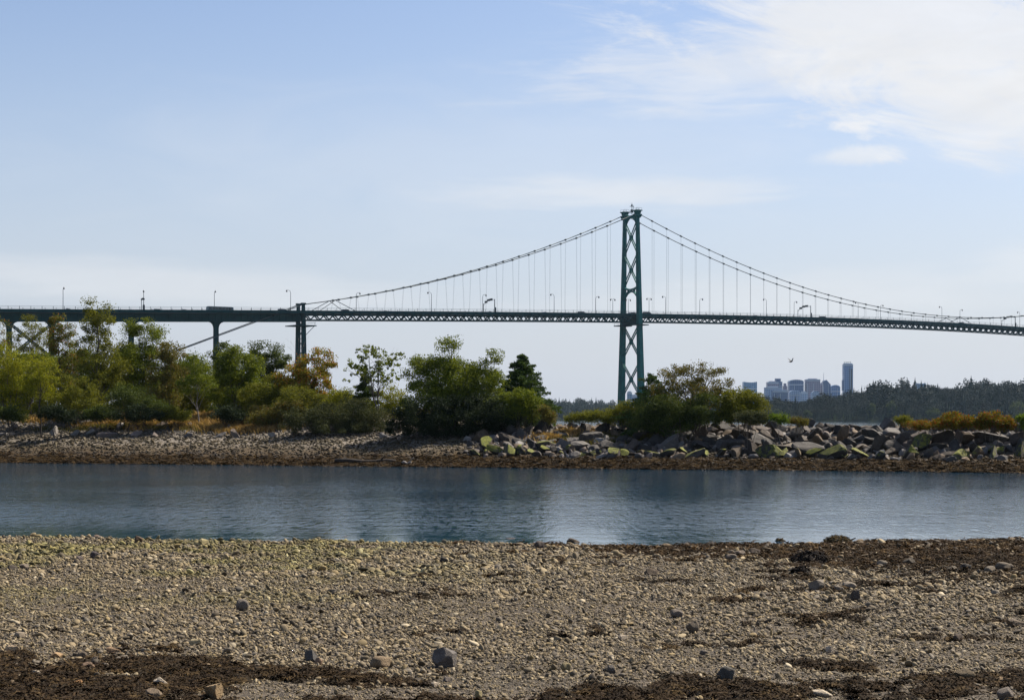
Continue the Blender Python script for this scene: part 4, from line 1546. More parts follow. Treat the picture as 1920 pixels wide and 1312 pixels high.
def conifer(name, lab, Y, px, topy, basey, halfw, leaf, seed, tiers=16, lean=0.0, per=70, size=0.16, group=None):
    """trunk and whorls of drooping boughs, each bough a spray of needles"""
    r = rng_for(seed)
    b = at(px, basey, Y)
    z0 = GX(b.x, Y) - 0.1
    hgt = at(px, topy, Y).z - z0
    hw = halfw * Y / F
    o = empty(name, (b.x, Y, z0), lab, 'tree', group)
    mb = MB()
    top = Vector((lean, 0, hgt))
    mb.tube([(0, 0, 0), (lean * .3, 0, hgt * .45), (lean * .95, 0, hgt * .97)], [0.03 * hgt ** .9 * .6, 0.018 * hgt ** .9 * .6, 0.012], 7)
    P = []
    for k in range(tiers):
        f = (k + 0.3) / tiers
        z0_ = hgt * (0.12 + 0.86 * f)
        L0 = hw * (1 - f) ** 0.8 + 0.07
        nb = int(11 - 5 * f)
        for j in range(nb):
            a = 2 * math.pi * (j + r.uniform(-.35, .35)) / nb + k * 0.7
            L1 = L0 * r.uniform(0.7, 1.2)
            z = z0_ + hgt * 0.86 / tiers * r.uniform(-.9, .9)
            s = Vector((lean * f, 0, min(z, hgt * .985)))
            e = s + Vector((math.cos(a) * L1, math.sin(a) * L1, L1 * r.uniform(-0.5, 0.4)))
            md = s.lerp(e, .5) + Vector((0, 0, L1 * 0.12))
            mb.tube([s, md, e], [0.022, 0.014, 0.004], 4, False)
            m_ = int(per * (0.35 + L1 / (hw + .1)))
            u = r.random(m_) ** 0.7
            pos = np.outer((1 - u) ** 2, s) + np.outer(2 * u * (1 - u), md) + np.outer(u * u, e)
            wdt = (0.05 + 0.16 * L1 * (1 - u) * 1.4)[:, None]
            pos = pos + r.normal(size=(m_, 3)) * wdt * np.array([.8, .8, .5])
            P.append(pos)
    P = np.concatenate(P)
    link('crown', leaf_mesh('crown', P, r, size, 0.35, 0.3), LM[leaf], o)
    mb.build('trunk', M['bark_dark'], o, None, True)
    return o


G_T, G_S = 'trees on the spit', 'shrubs on the spit'
T = lambda *a, **k: plant('broadleaf_tree', a[0], 'tree', *a[1:], group=G_T, **k)
S = lambda *a, **k: plant('shrub', a[0], 'shrub', *a[1:], group=G_S, **k)
#  label, Y, base px, base py, blobs, leaf, leaves, clumps, sigma, leaf size, seed
# background row at the left
for q, (px, py, rx, ry, lf, lab) in enumerate([
        (20, 735, 60, 42, 'dark', 'dark understorey bush behind the willow at the left edge'),
        (100, 730, 48, 44, 'olive', 'olive understorey bush behind the leaning young tree'),
        (170, 735, 46, 42, 'dark', 'dark understorey bush behind the foot of the tallest tree'),
        (232, 728, 44, 46, 'deep', 'very dark understorey bush left behind the bright green dense tree'),
        (300, 738, 48, 38, 'olive', 'olive understorey bush behind the reddish brown-leaved tree'),
        (362, 742, 44, 34, 'dark', 'dark understorey bush behind the young birch'),
        (425, 738, 46, 36, 'deep', 'very dark understorey bush behind the broad olive tree'),
        (545, 742, 50, 34, 'dark', 'dark understorey bush behind the maple trunk'),
        (640, 758, 40, 22, 'deep', 'very dark understorey bush behind the small pointed fir'),
        (60, 690, 52, 34, 'green', 'mid green bush filling the gap behind the willow and the thin airy tree'),
        (145, 690, 44, 40, 'green', 'mid green bush between rusty-tipped slim tree and tallest tree'),
        (232, 690, 34, 40, 'olive', 'olive bush filling the gap between the two tallest left trees'),
        (345, 700, 36, 34, 'green', 'mid green bush behind the reddish tree and the birch crown')]):
    S(lab, 143 - (q % 3) * 2.5, px, 775, [(px - rx * .45, py + 8, rx * .62, ry * .8), (px + rx * .45, py + 4, rx * .62, ry * .85), (px, py - ry * .35, rx * .6, ry * .7), (px, 772, rx, 12)], lf, 9000, 150, .26, .17, 460 + q, stems=4, trunk_r=.05)
T('dark round-topped tree farther back, left of the maple and right of the pier', 172, 505, 770, [(502, 668, 36, 28), (525, 690, 24, 26), (480, 695, 36, 32), (500, 730, 44, 36)], 'dark', 11000, 150, 0.30, 0.20, 401)
T('small dark tree farther back whose top shows just right of the viaduct pier', 168, 430, 770, [(425, 662, 26, 22), (440, 690, 34, 32), (430, 730, 42, 36)], 'dark', 7000, 110, 0.28, 0.19, 402)
T('sparse tree with rust leaves cut by the left edge of the photo', 138, -4, 770, [(-6, 612, 22, 28), (-10, 650, 34, 34), (-8, 700, 36, 40)], 'rusttop', 3800, 90, 0.22, 0.14, 403)
T('thin airy tree in front of the crossed bracing of the viaduct', 136, 58, 772, [(62, 610, 24, 18), (45, 635, 30, 22), (75, 645, 30, 24), (55, 690, 34, 40)], 'olive', 4600, 120, 0.20, 0.13, 404)
T('slim tree with a rusty orange crown tip beside the second viaduct pier', 134, 118, 774, [(108, 606, 16, 16), (118, 632, 28, 26), (122, 668, 28, 30), (118, 715, 32, 40)], 'rusttop', 6200, 130, 0.20, 0.14, 405, bark='bark_dark')
T('tallest airy tree on the left, its crown rising above the viaduct deck', 129, 186, 776, [(182, 578, 22, 15), (196, 588, 16, 16), (170, 600, 26, 22), (192, 615, 26, 22), (178, 648, 40, 30), (192, 690, 44, 34), (176, 728, 50, 38)], 'olive', 12500, 260, 0.22, 0.15, 406, trunk_r=0.12, nlimb=44)
T('bright green dense tree right of the tallest tree, crown crossing the girder', 133, 268, 776, [(262, 614, 24, 20), (247, 620, 16, 18), (272, 640, 38, 34), (292, 668, 30, 34), (255, 680, 40, 36), (275, 728, 56, 42)], 'green', 15000, 230, 0.24, 0.15, 407, trunk_r=0.11, nlimb=36)
T('reddish brown-leaved tree left of the slanting backstay cable', 130, 318, 776, [(322, 662, 30, 18), (305, 690, 30, 30), (330, 705, 26, 30), (312, 740, 40, 32)], 'brownish', 8200, 150, 0.22, 0.14, 408)
T('slim young birch with thin pale trunk and light green crown, standing at the grass edge', 123, 374, 778, [(364, 668, 16, 16), (370, 690, 28, 24), (382, 720, 32, 22), (352, 725, 24, 20)], 'green', 4300, 130, 0.17, 0.12, 409, bark='bark_pale', trunk_r=0.055, surf=.4)
T('low young tree with thin dark trunk leaning by the left stones', 122, 78, 780, [(72, 680, 28, 22), (80, 705, 34, 26), (66, 728, 30, 20)], 'lime', 4000, 120, 0.18, 0.12, 410, bark='bark_dark', trunk_r=0.06)
S('big yellow-green willow bush at the left edge under the trees', 125, 20, 780, [(14, 675, 40, 28), (40, 705, 42, 30), (-10, 715, 50, 44), (25, 745, 56, 30), (85, 735, 26, 30)], 'lime', 16000, 220, 0.24, 0.14, 411, stems=5, trunk_r=0.05)
S('mid green bush filling the gap below the tallest tree', 126, 150, 784, [(140, 735, 40, 30), (165, 755, 44, 20), (120, 760, 36, 20)], 'olive', 7000, 130, 0.22, 0.13, 412, stems=4, trunk_r=0.04)
S('low dark bush under the bright green dense tree', 124, 238, 784, [(230, 748, 34, 24), (262, 752, 36, 24), (290, 765, 28, 16)], 'dark', 6500, 120, 0.22, 0.13, 413, stems=4, trunk_r=0.04)
S('olive bush behind the thin trunk of the young birch', 134, 350, 776, [(335, 735, 30, 28), (375, 745, 34, 24), (400, 730, 26, 30)], 'olive', 8000, 140, 0.22, 0.14, 414, stems=4, trunk_r=0.04)
T('broad olive tree in front of the viaduct pier foot', 128, 440, 778, [(428, 668, 28, 20), (452, 690, 36, 28), (415, 700, 28, 30), (440, 730, 52, 36), (480, 740, 34, 32)], 'green', 15500, 230, 0.24, 0.15, 415, nlimb=36)
S('yellowish bush right of the broad olive tree, below the dark farther tree', 124, 490, 784, [(478, 745, 30, 24), (505, 735, 28, 28), (500, 765, 40, 18)], 'olive', 8200, 140, 0.22, 0.13, 416, stems=4, trunk_r=0.04)
T('maple turning orange and gold in front of the cable bent', 124, 566, 778, [(600, 668, 22, 16), (612, 690, 18, 22), (580, 690, 30, 24), (548, 696, 34, 18), (535, 715, 22, 16), (590, 720, 40, 26), (612, 745, 26, 28)], 'maple', 7800, 150, 0.20, 0.15, 417, bark='bark_dark', trunk_r=0.14, nlimb=34, topf=.8)
T('open tree with grey forked trunk and separate leaf tufts against the sky', 119, 706, 792, [(690, 660, 26, 14), (712, 668, 30, 20), (730, 682, 22, 14), (672, 690, 20, 16), (655, 685, 14, 12), (655, 715, 14, 14), (748, 668, 9, 8), (700, 700, 40, 18), (728, 712, 22, 12)], 'green', 1250, 300, 0.075, 0.20, 418, bark='bark', trunk_r=0.065, nlimb=44, surf=.3, stems=2)
conifer('fir_tree', 'small pointed bright green fir left of the open fork-trunked tree', 121, 684, 688, 775, 34, 'needle_bright', 419, 16, 0, 90, 0.15, G_T)
S('olive bush under the maple, its leaves speckled', 121, 590, 800, [(560, 752, 40, 26), (600, 765, 44, 28), (540, 775, 36, 22), (625, 770, 30, 26)], 'olive', 13500, 200, 0.23, 0.13, 420, stems=5, trunk_r=0.04)
S('yellow-green low bush right of the forked trunk of the open tree', 120, 735, 792, [(732, 742, 26, 18), (745, 760, 28, 18), (640, 742, 20, 14), (715, 765, 30, 18)], 'lime', 6000, 120, 0.2, 0.12, 421, stems=3, trunk_r=0.03)
S('wide dark grey-green willow thicket hanging over the stones', 116.5, 660, 818, [(620, 785, 52, 26), (665, 780, 48, 32), (700, 790, 36, 30), (580, 790, 38, 22), (640, 805, 60, 18), (545, 785, 24, 20)], 'grey', 22000, 320, 0.20, 0.11, 422, stems=7, trunk_r=0.04)
S('reddish brown low bush left of the willow thicket on dry grass', 120, 525, 802, [(515, 775, 30, 18), (490, 785, 24, 10), (545, 765, 26, 16)], 'brownish', 5500, 110, 0.2, 0.12, 423, stems=3, trunk_r=0.03)
T('largest dark green bushy tree in the middle with a wispy top', 114, 850, 806, [(846, 640, 15, 12), (836, 656, 16, 12), (796, 682, 30, 18), (782, 708, 26, 26), (846, 690, 36, 18), (885, 690, 26, 18), (920, 674, 18, 14), (932, 668, 10, 10), (840, 720, 76, 42), (900, 720, 44, 38), (800, 750, 44, 36), (870, 765, 86, 38)], 'green', 36000, 520, 0.25, 0.14, 424, bark='bark_dark', trunk_r=0.13, nlimb=60, surf=.6)
S('black-green undergrowth below the largest bushy tree, over the bank', 112.5, 850, 822, [(800, 775, 60, 30), (870, 780, 60, 34), (930, 770, 54, 36), (760, 790, 40, 26), (980, 775, 32, 30), (820, 800, 50, 16), (890, 800, 40, 14)], 'deep', 26000, 340, 0.22, 0.13, 425, stems=7, trunk_r=0.04)
conifer('spruce_tree', 'dark spruce standing alone right of the largest bushy tree', 117, 977, 664, 790, 86, 'needle', 426, 20, 0.05, 230, 0.18, G_T)
S('yellow-green sunlit bush below the dark spruce', 112, 985, 806, [(970, 748, 30, 18), (992, 758, 20, 22), (955, 765, 38, 26), (1004, 775, 12, 14)], 'green', 12000, 180, 0.22, 0.13, 427, stems=4, trunk_r=0.04)
S('small brown twiggy bush at the right foot of the spruce group', 111, 1024, 800, [(1020, 774, 11, 11), (1030, 783, 14, 8)], 'brownish', 2200, 60, 0.16, 0.11, 428, stems=3, trunk_r=0.025)
S('low dry shrub beside the orange grass on the breakwater', 110, 1085, 800, [(1082, 784, 20, 6), (1106, 780, 18, 7)], 'olive', 2600, 70, 0.15, 0.10, 429, stems=3, trunk_r=0.02)
S('long low yellow-flecked shrub below the left tower leg', 109, 1150, 800, [(1130, 778, 26, 10), (1165, 772, 32, 14), (1195, 768, 28, 16), (1150, 788, 40, 8)], 'olive', 8500, 160, 0.18, 0.11, 430, stems=4, trunk_r=0.03)
conifer('leaning_conifer', 'small ragged dark conifer at the right foot of the bridge tower', 108, 1228, 698, 800, 78, 'needle', 431, 15, -0.2, 110, 0.17, G_T)
T('large airy brown-olive bush with thin twigs right of the bridge tower', 107, 1300, 812, [(1296, 690, 32, 14), (1330, 700, 30, 16), (1275, 712, 40, 22), (1325, 728, 40, 24), (1355, 725, 18, 18), (1250, 735, 30, 24), (1290, 750, 60, 30)], 'brownish', 8600, 300, 0.17, 0.12, 432, bark='bark', trunk_r=0.08, nlimb=110, surf=.5, stems=4)
S('dense dark lower thicket under the large airy bush', 105.5, 1280, 818, [(1230, 765, 36, 22), (1275, 765, 50, 32), (1325, 770, 40, 30), (1265, 792, 60, 16), (1200, 785, 30, 14)], 'dark', 17000, 240, 0.21, 0.12, 433, stems=5, trunk_r=0.04)
S('rounded olive shrub right of the large airy bush', 105, 1400, 806, [(1372, 755, 24, 24), (1405, 748, 26, 20), (1420, 762, 18, 22), (1390, 778, 44, 16)], 'olive', 11500, 200, 0.18, 0.12, 434, stems=5, trunk_r=0.035)
S('small round-leaved bush in front of the rounded olive shrub', 102.5, 1405, 806, [(1402, 782, 20, 10), (1425, 785, 14, 8)], 'grey', 2400, 70, 0.13, 0.11, 435, stems=3, trunk_r=0.02)
S('bright green leafy tuft on top of the breakwater', 102, 1462, 806, [(1452, 782, 9, 5), (1466, 786, 9, 7)], 'bright', 1100, 60, 0.11, 0.12, 436, stems=3, trunk_r=0.02, droop=-.6)
S('grey dry low bush beside the bright green tuft', 103.5, 1494, 802, [(1492, 788, 12, 4), (1502, 791, 12, 4)], 'brownish', 1600, 50, 0.12, 0.10, 437, stems=3, trunk_r=0.02)
S('dull green low bush at the right end of the water strip', 101.5, 1694, 806, [(1692, 788, 14, 7)], 'olive', 1200, 40, 0.11, 0.10, 438, stems=2, trunk_r=0.02)
S('low yellow-green strip of shrub left of the rust-tipped bushes', 100, 1735, 806, [(1715, 797, 22, 6), (1745, 797, 24, 7), (1765, 793, 16, 8)], 'rustdome', 4200, 110, 0.12, 0.10, 439, stems=3, trunk_r=0.02)
S('left one of the two rust-tipped domed bushes on the breakwater', 99.2, 1797, 806, [(1796, 786, 26, 13), (1780, 793, 16, 9), (1815, 793, 14, 9)], 'rustdome', 6200, 150, 0.12, 0.11, 440, stems=4, trunk_r=0.025)
S('right and wider one of the two rust-tipped domed bushes', 98.6, 1862, 806, [(1862, 787, 30, 13), (1842, 793, 18, 10), (1886, 794, 16, 10)], 'rustdome', 7000, 160, 0.12, 0.11, 441, stems=4, trunk_r=0.025)
S('green bush cut by the right edge above the boulders', 98, 1925, 806, [(1918, 792, 14, 12), (1940, 790, 24, 14)], 'bright', 3000, 80, 0.12, 0.11, 442, stems=3, trunk_r=0.025)

for q, (px, w_, h_, lf, lab) in enumerate([
        (18, 34, 13, 'dark', 'low dark bush at the left edge just above the bank stones'),
        (108, 40, 12, 'deep', 'low black-green bush between leaning young tree and tallest tree'),
        (190, 36, 11, 'dark', 'low dark bush at the foot of the tallest tree'),
        (262, 44, 13, 'deep', 'low black-green bush under the bright dense tree by the stones'),
        (322, 30, 11, 'olive', 'low olive bush left of the thin birch trunk'),
        (428, 34, 10, 'deep', 'low black-green bush right of the thin birch trunk'),
        (488, 36, 14, 'brownish', 'low brown bush among the dry grass left of the willow thicket')]):
    S(lab, 122.5 - (q % 2) * 1.2, px, 782, [(px - w_ * .5, 777, w_ * .6, h_ * .8), (px + w_ * .45, 778, w_ * .6, h_ * .7), (px, 774, w_ * .6, h_)], lf, 4200, 90, .17, .13, 480 + q, stems=4, trunk_r=.03)

# bare dead tree behind the maple
r = rng_for(450)
p0 = at(558, 770, 140)
o = empty('dead_tree', (p0.x, 140, GX(p0.x, 140)), 'bare leafless tree whose thin grey branches flank the cable bent', 'tree')
mb = MB()
cc = np.array([(at(x, y, 140).x - p0.x, r.normal(0, .3), at(x, y, 140).z - GX(p0.x, 140)) for x, y in ((541, 650), (537, 665), (545, 640), (549, 672), (570, 645), (575, 660), (566, 636), (573, 640), (578, 672), (560, 634), (588, 668), (592, 650))])
limbs(mb, (0, 0, 0), (0.1, 0, 4.6), cc, r, 0.08, 12)
mb.build('trunk', M['bark_pale'], o, None, True)

# ------------------------------------------------------------------ grass
def grass(name, lab, spots, colA, colB, n, seed, hh=(0.25, 0.55)):
    r = rng_for(seed)
    m_ = leaf_mat(name + '_blades', colA, colB, None, 0, 0.3)
    V, tint = [], []
    k = r.integers(0, len(spots), n)
    sp = np.array(spots, float)[k]                 # x, y, rx, ry
    d = r.normal(size=(n, 2)) * 0.5
    X, Y = sp[:, 0] + d[:, 0] * sp[:, 2], sp[:, 1] + d[:, 1] * sp[:, 3]
    keep = fbm(X * 0.9, Y * 0.9, seed, 2) > 0.38
    X, Y = X[keep], Y[keep]
    n = len(X)
    Z = zspit(X, Y) - 0.02
    h = r.uniform(*hh, n)
    a = r.uniform(0, 6.28, n)
    lx, ly = r.normal(0, .4, n) * h, r.normal(0, .4, n) * h
    wx_, wy_ = np.cos(a) * 0.022, np.sin(a) * 0.022
    p0 = np.stack([X - wx_, Y - wy_, Z], 1); p1 = np.stack([X + wx_, Y + wy_, Z], 1)
    p2 = np.stack([X + lx * .5 + wx_ * .7, Y + ly * .5 + wy_ * .7, Z + h * .7], 1); p3 = np.stack([X + lx, Y + ly, Z + h], 1)
    V = np.stack([p0, p1, p2, p3], 1).reshape(-1, 3)
    o = link(name, np_mesh(name, V, np.arange(4 * n).reshape(n, 4), False, {'tint': r.random(n)}), m_)
    return tag(o, lab, 'grass', None, 'stuff')


def gspot(px, py, Y, rx, ry):
    p = at(px, py, Y)
    return (p.x, Y, rx, ry)


grass('dry_grass', 'orange-brown dry grass on top of the bank under the left trees',
      [gspot(75, 775, 131, 2.4, 1.6), gspot(145, 775, 131, 1.8, 1.4), gspot(215, 775, 130, 2.4, 1.4), gspot(345, 775, 128, 2.6, 2), gspot(400, 775, 127.5, 2.6, 2),
       gspot(455, 785, 124, 2.4, 2), gspot(490, 788, 122, 2.4, 1.6), gspot(415, 788, 124.5, 2.6, 1.6), gspot(370, 788, 125.5, 2.6, 1.4), gspot(320, 788, 126, 2.0, 1.2), gspot(430, 795, 121.5, 3, 1.2), gspot(480, 795, 120, 2.6, 1.2), gspot(380, 795, 123, 2.6, 1.2), gspot(300, 795, 124, 2.4, 1.2), gspot(210, 795, 126, 2.4, 1.2), gspot(1052, 790, 109.5, 1.6, 1.6), gspot(1040, 790, 109, 1.2, 1.4)],
      (0.11, 0.062, 0.022), (0.40, 0.275, 0.115), 32000, 501)
grass('green_grass', 'olive green weeds and grass along the top of the stony bank',
      [gspot(190, 795, 125.5, 3, 1.6), gspot(240, 795, 125, 3, 1.3), gspot(300, 792, 124, 3, 1.3), gspot(360, 790, 123.2, 3, 1.2), gspot(150, 790, 126.5, 3, 1.5), gspot(450, 795, 121.5, 3, 1.2), gspot(1180, 790, 107.5, 3, 1.2), gspot(1110, 790, 108.5, 3, 1.2)],
      (0.05, 0.05, 0.014), (0.14, 0.125, 0.04), 20000, 502, (0.15, 0.4))

# ------------------------------------------------------------------ boulders of the breakwater: every boulder a thing
RK = [rock_mesh('boulder', 700 + k, 3, 8 + k % 4, (0.34, 0.66), [(1, .8, .68), (1, .72, .55), (.9, .8, .8), (1, .9, .62), (1, .6, .7)][k % 5], 0.035) for k in range(16)]
for me in RK:
    me.materials.append(M['rock'])
TONES = [('grey', (0.108, 0.100, 0.094)), ('brown-grey', (0.118, 0.096, 0.077)), ('dark', (0.055, 0.051, 0.048)), ('pale grey', (0.20, 0.19, 0.18)), ('tan', (0.19, 0.140, 0.092)), ('warm grey', (0.150, 0.124, 0.108))]
TW = np.array([.32, .22, .18, .12, .08, .08])
SEG = [(-9999, 960, 'under the dark undergrowth'), (960, 1030, 'below the dark spruce'), (1030, 1100, 'below the orange grass gap'), (1100, 1170, 'below the left tower leg'),
       (1170, 1245, 'below the right tower leg'), (1245, 1340, 'below the large airy bush'), (1340, 1435, 'below the round olive shrub'), (1435, 1500, 'below the bright green tuft'),
       (1500, 1575, 'below the city cluster'), (1575, 1640, 'below the tallest skyscraper'), (1640, 1700, 'at the water strip end'), (1700, 1770, 'below the yellow-green strip'),
       (1770, 1830, 'below the left rust-tipped bush'), (1830, 1890, 'below the right rust-tipped bush'), (1890, 9999, 'at the right edge')]
ROWS = ['bottom row', 'second row up', 'third row up', 'fourth row up', 'second row from top', 'top row']
r = rng_for(710)
recs = []
for row, s0 in enumerate((4.2, 5.9, 7.6, 9.2, 10.8, 12.4)):
    X = -2.6 + 0.5 * row * (row < 3)
    while X < 31.5:
        sz = r.uniform(0.44, 0.90) * (0.84 if row == 0 else 1.0) * (1.12 if X > 14 else 0.95)
        x = X + sz * 0.8
        y = float(yw(x)) + s0 + r.normal(0, .3)
        px = 960 + x / y * F
        if px < 1945 and not (row > 3 and px < 905):
            recs.append((row, px, x, y, sz))
        X += sz * r.uniform(1.12, 1.5)
cnt = {}
for row, px, x, y, sz in sorted(recs, key=lambda q: (q[0], q[1])):
    sg = next(t for a, b, t in SEG if a <= px < b)
    cnt.setdefault((row, sg), []).append((row, px, x, y, sz))
ORD = {1: [''], 2: [', left of two', ', right of two'], 3: [', leftmost', ', middle one', ', rightmost'],
       4: [', leftmost', ', second from left', ', second from right', ', rightmost']}
for (row, sg), lst in cnt.items():
    n = len(lst)
    od = ORD.get(n) or [', leftmost', ', second from left'] + [', %s from left' % q for q in ('third', 'fourth', 'fifth', 'sixth', 'seventh')][:n - 4] + [', second from right', ', rightmost']
    for k, (_, px, x, y, sz) in enumerate(lst):
        tone, colr = TONES[r.choice(6, p=TW)]
        alg = 0.0
        if row == 0 and r.random() < 0.78 or row == 1 and r.random() < 0.22:
            alg = r.uniform(0.7, 1.0)
        o = link('boulder', RK[r.integers(16)])
        o.location = (x, y, GX(x, y) + sz * 0.26)
        o.rotation_euler = (r.normal(0, .45), r.normal(0, .35), r.uniform(0, 6.28))
        o.scale = (sz * r.uniform(.9, 1.3), sz * r.uniform(.8, 1.1), sz * r.uniform(.75, 1.05))
        o.color = (*(np.array(colr) * r.uniform(.30, .54)), alg)
        size = 'big' if sz > .72 else 'small' if sz < .48 else ''
        lab = ' '.join(q for q in (size if len(sg) < 32 else '', 'green-topped' if alg else '', tone, 'boulder in', ROWS[row], sg) if q) + od[k]
        if len(lab.split()) > 16:
            lab = ' '.join(q for q in ('green-topped' if alg else '', 'boulder in', ROWS[row], sg) if q) + od[k]
        tag(o, lab, 'boulder', 'boulders of the breakwater')

# stones of the left bank
SEG2 = [(-99, 70, 'under the left-edge willow'), (70, 150, 'under the leaning young tree'), (150, 230, 'under the tallest tree'), (230, 330, 'under the bright dense tree'),
        (330, 400, 'under the young birch'), (400, 480, 'under the dry grass'), (480, 580, 'left of the willow thicket'), (690, 760, 'right of the willow thicket')]
r = rng_for(720)
recs = []
for row, s0 in enumerate((10.0, 13.0, 15.6)):
    for a, b, t in SEG2:
        for q in range(2 if b - a > 75 else 1):
            px = a + (b - a) * (q + 0.5) / (2 if b - a > 75 else 1) + r.normal(0, 9)
            px = max(px, 4)
            Y = 112.0
            for _ in range(4):
                x = (px - 960) / F * Y
                Y = float(yw(x)) + s0
            recs.append((row, t, q, b - a > 75, x, Y + r.normal(0, .4), r.uniform(.30, .58)))
for row, t, q, two, x, y, sz in recs:
    tone, colr = TONES[r.choice([0, 1, 3, 3, 5])]
    o = link('bank_stone', RK[r.integers(16)])
    o.location = (x, y, GX(x, y) + sz * .25)
    o.rotation_euler = (r.normal(0, .4), r.normal(0, .4), r.uniform(0, 6.28))
    o.scale = (sz * 1.35, sz, sz * .85)
    o.color = (*(np.array(colr) * r.uniform(.8, 1.2)), 0)
    lab = tone + ' stone in the bank\'s ' + ['lower', 'middle', 'upper'][row] + ' row ' + t + ((', left one' if q == 0 else ', right one') if two else '')
    tag(o, lab, 'stone', 'loose stones of the left bank')

# ------------------------------------------------------------------ pebbles, cobbles, seaweed: stuff
PEB = [proto(pebble_mesh('pebble', 800 + k, 2, [(1, .8, .55), (1, .7, .5), (1, .9, .7), (1, .65, .42)][k % 4]), M['pebble']) for k in range(10)]


def weed_mesh(name, seed):
    r = rng_for(seed)
    V, Fc = [], []
    for k in range(46):
        a = r.uniform(0, 6.28); L = r.uniform(.35, 1.1)
        p = np.array([r.normal() * .32, r.normal() * .32, r.uniform(0, .28)])
        d = np.array([math.cos(a), math.sin(a), 0.0]); sde = np.array([-d[1], d[0], 0]) * r.uniform(.05, .13)
        o = len(V)
        for q in range(4):
            f = q / 3
            c = p + d * L * f + np.array([0, 0, .22 * math.sin(f * 3.0) + r.normal() * .05 - .18 * f])
            d = d + np.array([r.normal() * .35, r.normal() * .35, 0]); d /= np.linalg.norm(d)
            V += [c - sde * (1 - .5 * f), c + sde * (1 - .5 * f) + np.array([0, 0, r.normal() * .05])]
            if q:
                Fc.append((o + 2 * q - 2, o + 2 * q - 1, o + 2 * q + 1, o + 2 * q))
    return np_mesh(name, V, Fc, False)


WEED = [proto(weed_mesh('weed', 830 + k), M['weed']) for k in range(6)]


def ground_px(X, Y, z):
    return 960 + X / Y * F, HY + (H - z) / Y * F


def weed_density(X, Y):
    """where seaweed lies on the near beach: the strand line near us, the wet edge on the right"""
    z = zbeach(X, Y)
    px, py = ground_px(X, Y, z)
    nz = fbm(X * 1.1, Y * 1.1, 841, 3)
    nz2 = fbm(X * 0.45, Y * 0.7, 842, 3)
    nz3 = fbm(X * 2.2, Y * 1.5, 843, 4)
    strand = sstep(py + (nz - .5) * 150 + (nz3 - .5) * 90 - 40 * sstep(px, 250, 700), 1236, 1296) * (0.75 + 0.6 * (1 - sstep(px, 300, 900)))
    strand = strand * (1 - 0.75 * sstep(py, 1278, 1305) * sstep(px, 180, 330)) * np.maximum(sstep(nz2 * .5 + nz3 * .5, 0.47, 0.66), 1 - sstep(px, 160, 480))
    edge_w = np.interp(px, [950, 1100, 1400, 1700, 1950], [10, 20, 32, 58, 72])
    edge = (1 - sstep(py - 1014 + (nz - .5) * 46, edge_w * .5, edge_w * 1.25)) * sstep(px, 940, 1150)
    patch = sstep(nz, 0.57, 0.70) * sstep(px, 1150, 1650) * 0.6 + sstep(nz, 0.68, 0.78) * .30 * sstep(px, 500, 900)
    return np.clip(np.maximum(np.maximum(strand, edge), patch), 0, 1), px, py


def pebbles():
    P, R, S, I, COL = [], [], [], [], []
    r = rng_for(850)
    for (y0, y1, dens, lo, hi) in ((9.0, 11.5, 700, .008, .026), (11.5, 14.0, 1300, .008, .028), (14.0, 17.0, 1000, .009, .030), (17.0, 22.0, 640, .011, .034), (22, 28, 470, .014, .042), (28, 34, 330, .017, .050), (34, 43.2, 240, .022, .064)):
        xw = lambda y: y * 0.33 + 5.0
        n = int((y1 - y0) * (xw(y0) + xw(y1)) * dens)
        Y = r.uniform(y0, y1, n)
        X = r.uniform(-1, 1, n) * xw(Y)
        ok = Y < yn(X) + 0.5
        X, Y = X[ok], Y[ok]
        wd, px, py = weed_density(X, Y)
        keep = r.random(len(X)) > np.maximum(wd * .20, .45 * (np.abs(X) > Y * .31 + 1.2))
        for sx_, sy2, sr in STONES:
            keep &= ((X - sx_) / sr) ** 2 + ((Y - sy2) / sr) ** 2 > 0.72
        X, Y, wd, px, py = X[keep], Y[keep], wd[keep], px[keep], py[keep]
        n = len(X)
        z = zbeach(X, Y)
        zone = 0.45 + 0.62 * fbm(X * .35, Y * .28, 853, 3)                 # sorted patches of finer and coarser shingle
        s = (lo + (hi - lo) * r.random(n) ** 2.4) * zone * .9 * r.choice([1, 1, 1, 1, 1, 1, 1, 1, 1, 1, 1, 1, 1, 1.5, 1.5, 2.2], n)
        s = s * np.where((py > 1275) & (px > 180), 0.72, 1.0)
        sc_ = s[:, None] * np.stack([r.uniform(.9, 1.35, n), r.uniform(.8, 1.15, n), r.uniform(.65, 1.0, n)], 1)
        pal = np.array([(.27, .225, .145), (.205, .175, .122), (.35, .30, .205), (.105, .09, .068), (.18, .165, .142), (.26, .21, .115), (.46, .42, .33)])
        c = pal[r.choice(7, n, p=[.22, .19, .13, .20, .13, .08, .05])] * r.uniform(.65, 1.25, (n, 1))
        alg = .85 * sstep(fbm(X * .9, Y * .5, 851, 4), .34, .70) * (1 - sstep(px, 500, 1150)) * (1 - sstep(py, 1040, 1190))
        c = c * (1 - alg[:, None] * np.array([.18, .10, .52]))
        wet = 0.72 * wd * (r.random(n) < .75)
        c = c * (1 - wet[:, None] * np.array([.72, .80, .88]))
        P.append(np.stack([X, Y, z + s * r.uniform(.0, .75, n)], 1)); S.append(sc_)
        R.append(np.stack([r.normal(0, .55, n), r.normal(0, .55, n), r.uniform(0, 6.28, n)], 1))
        I.append(r.integers(0, 10, n)); COL.append(np.concatenate([c * np.array([.74, .685, .59]), np.ones((n, 1))], 1))
    return scatter('pebbles', *[np.concatenate(q) for q in (P, R, S, I, COL)], PEB, 'tan and grey pebbles covering the whole foreground beach', 'pebbles')



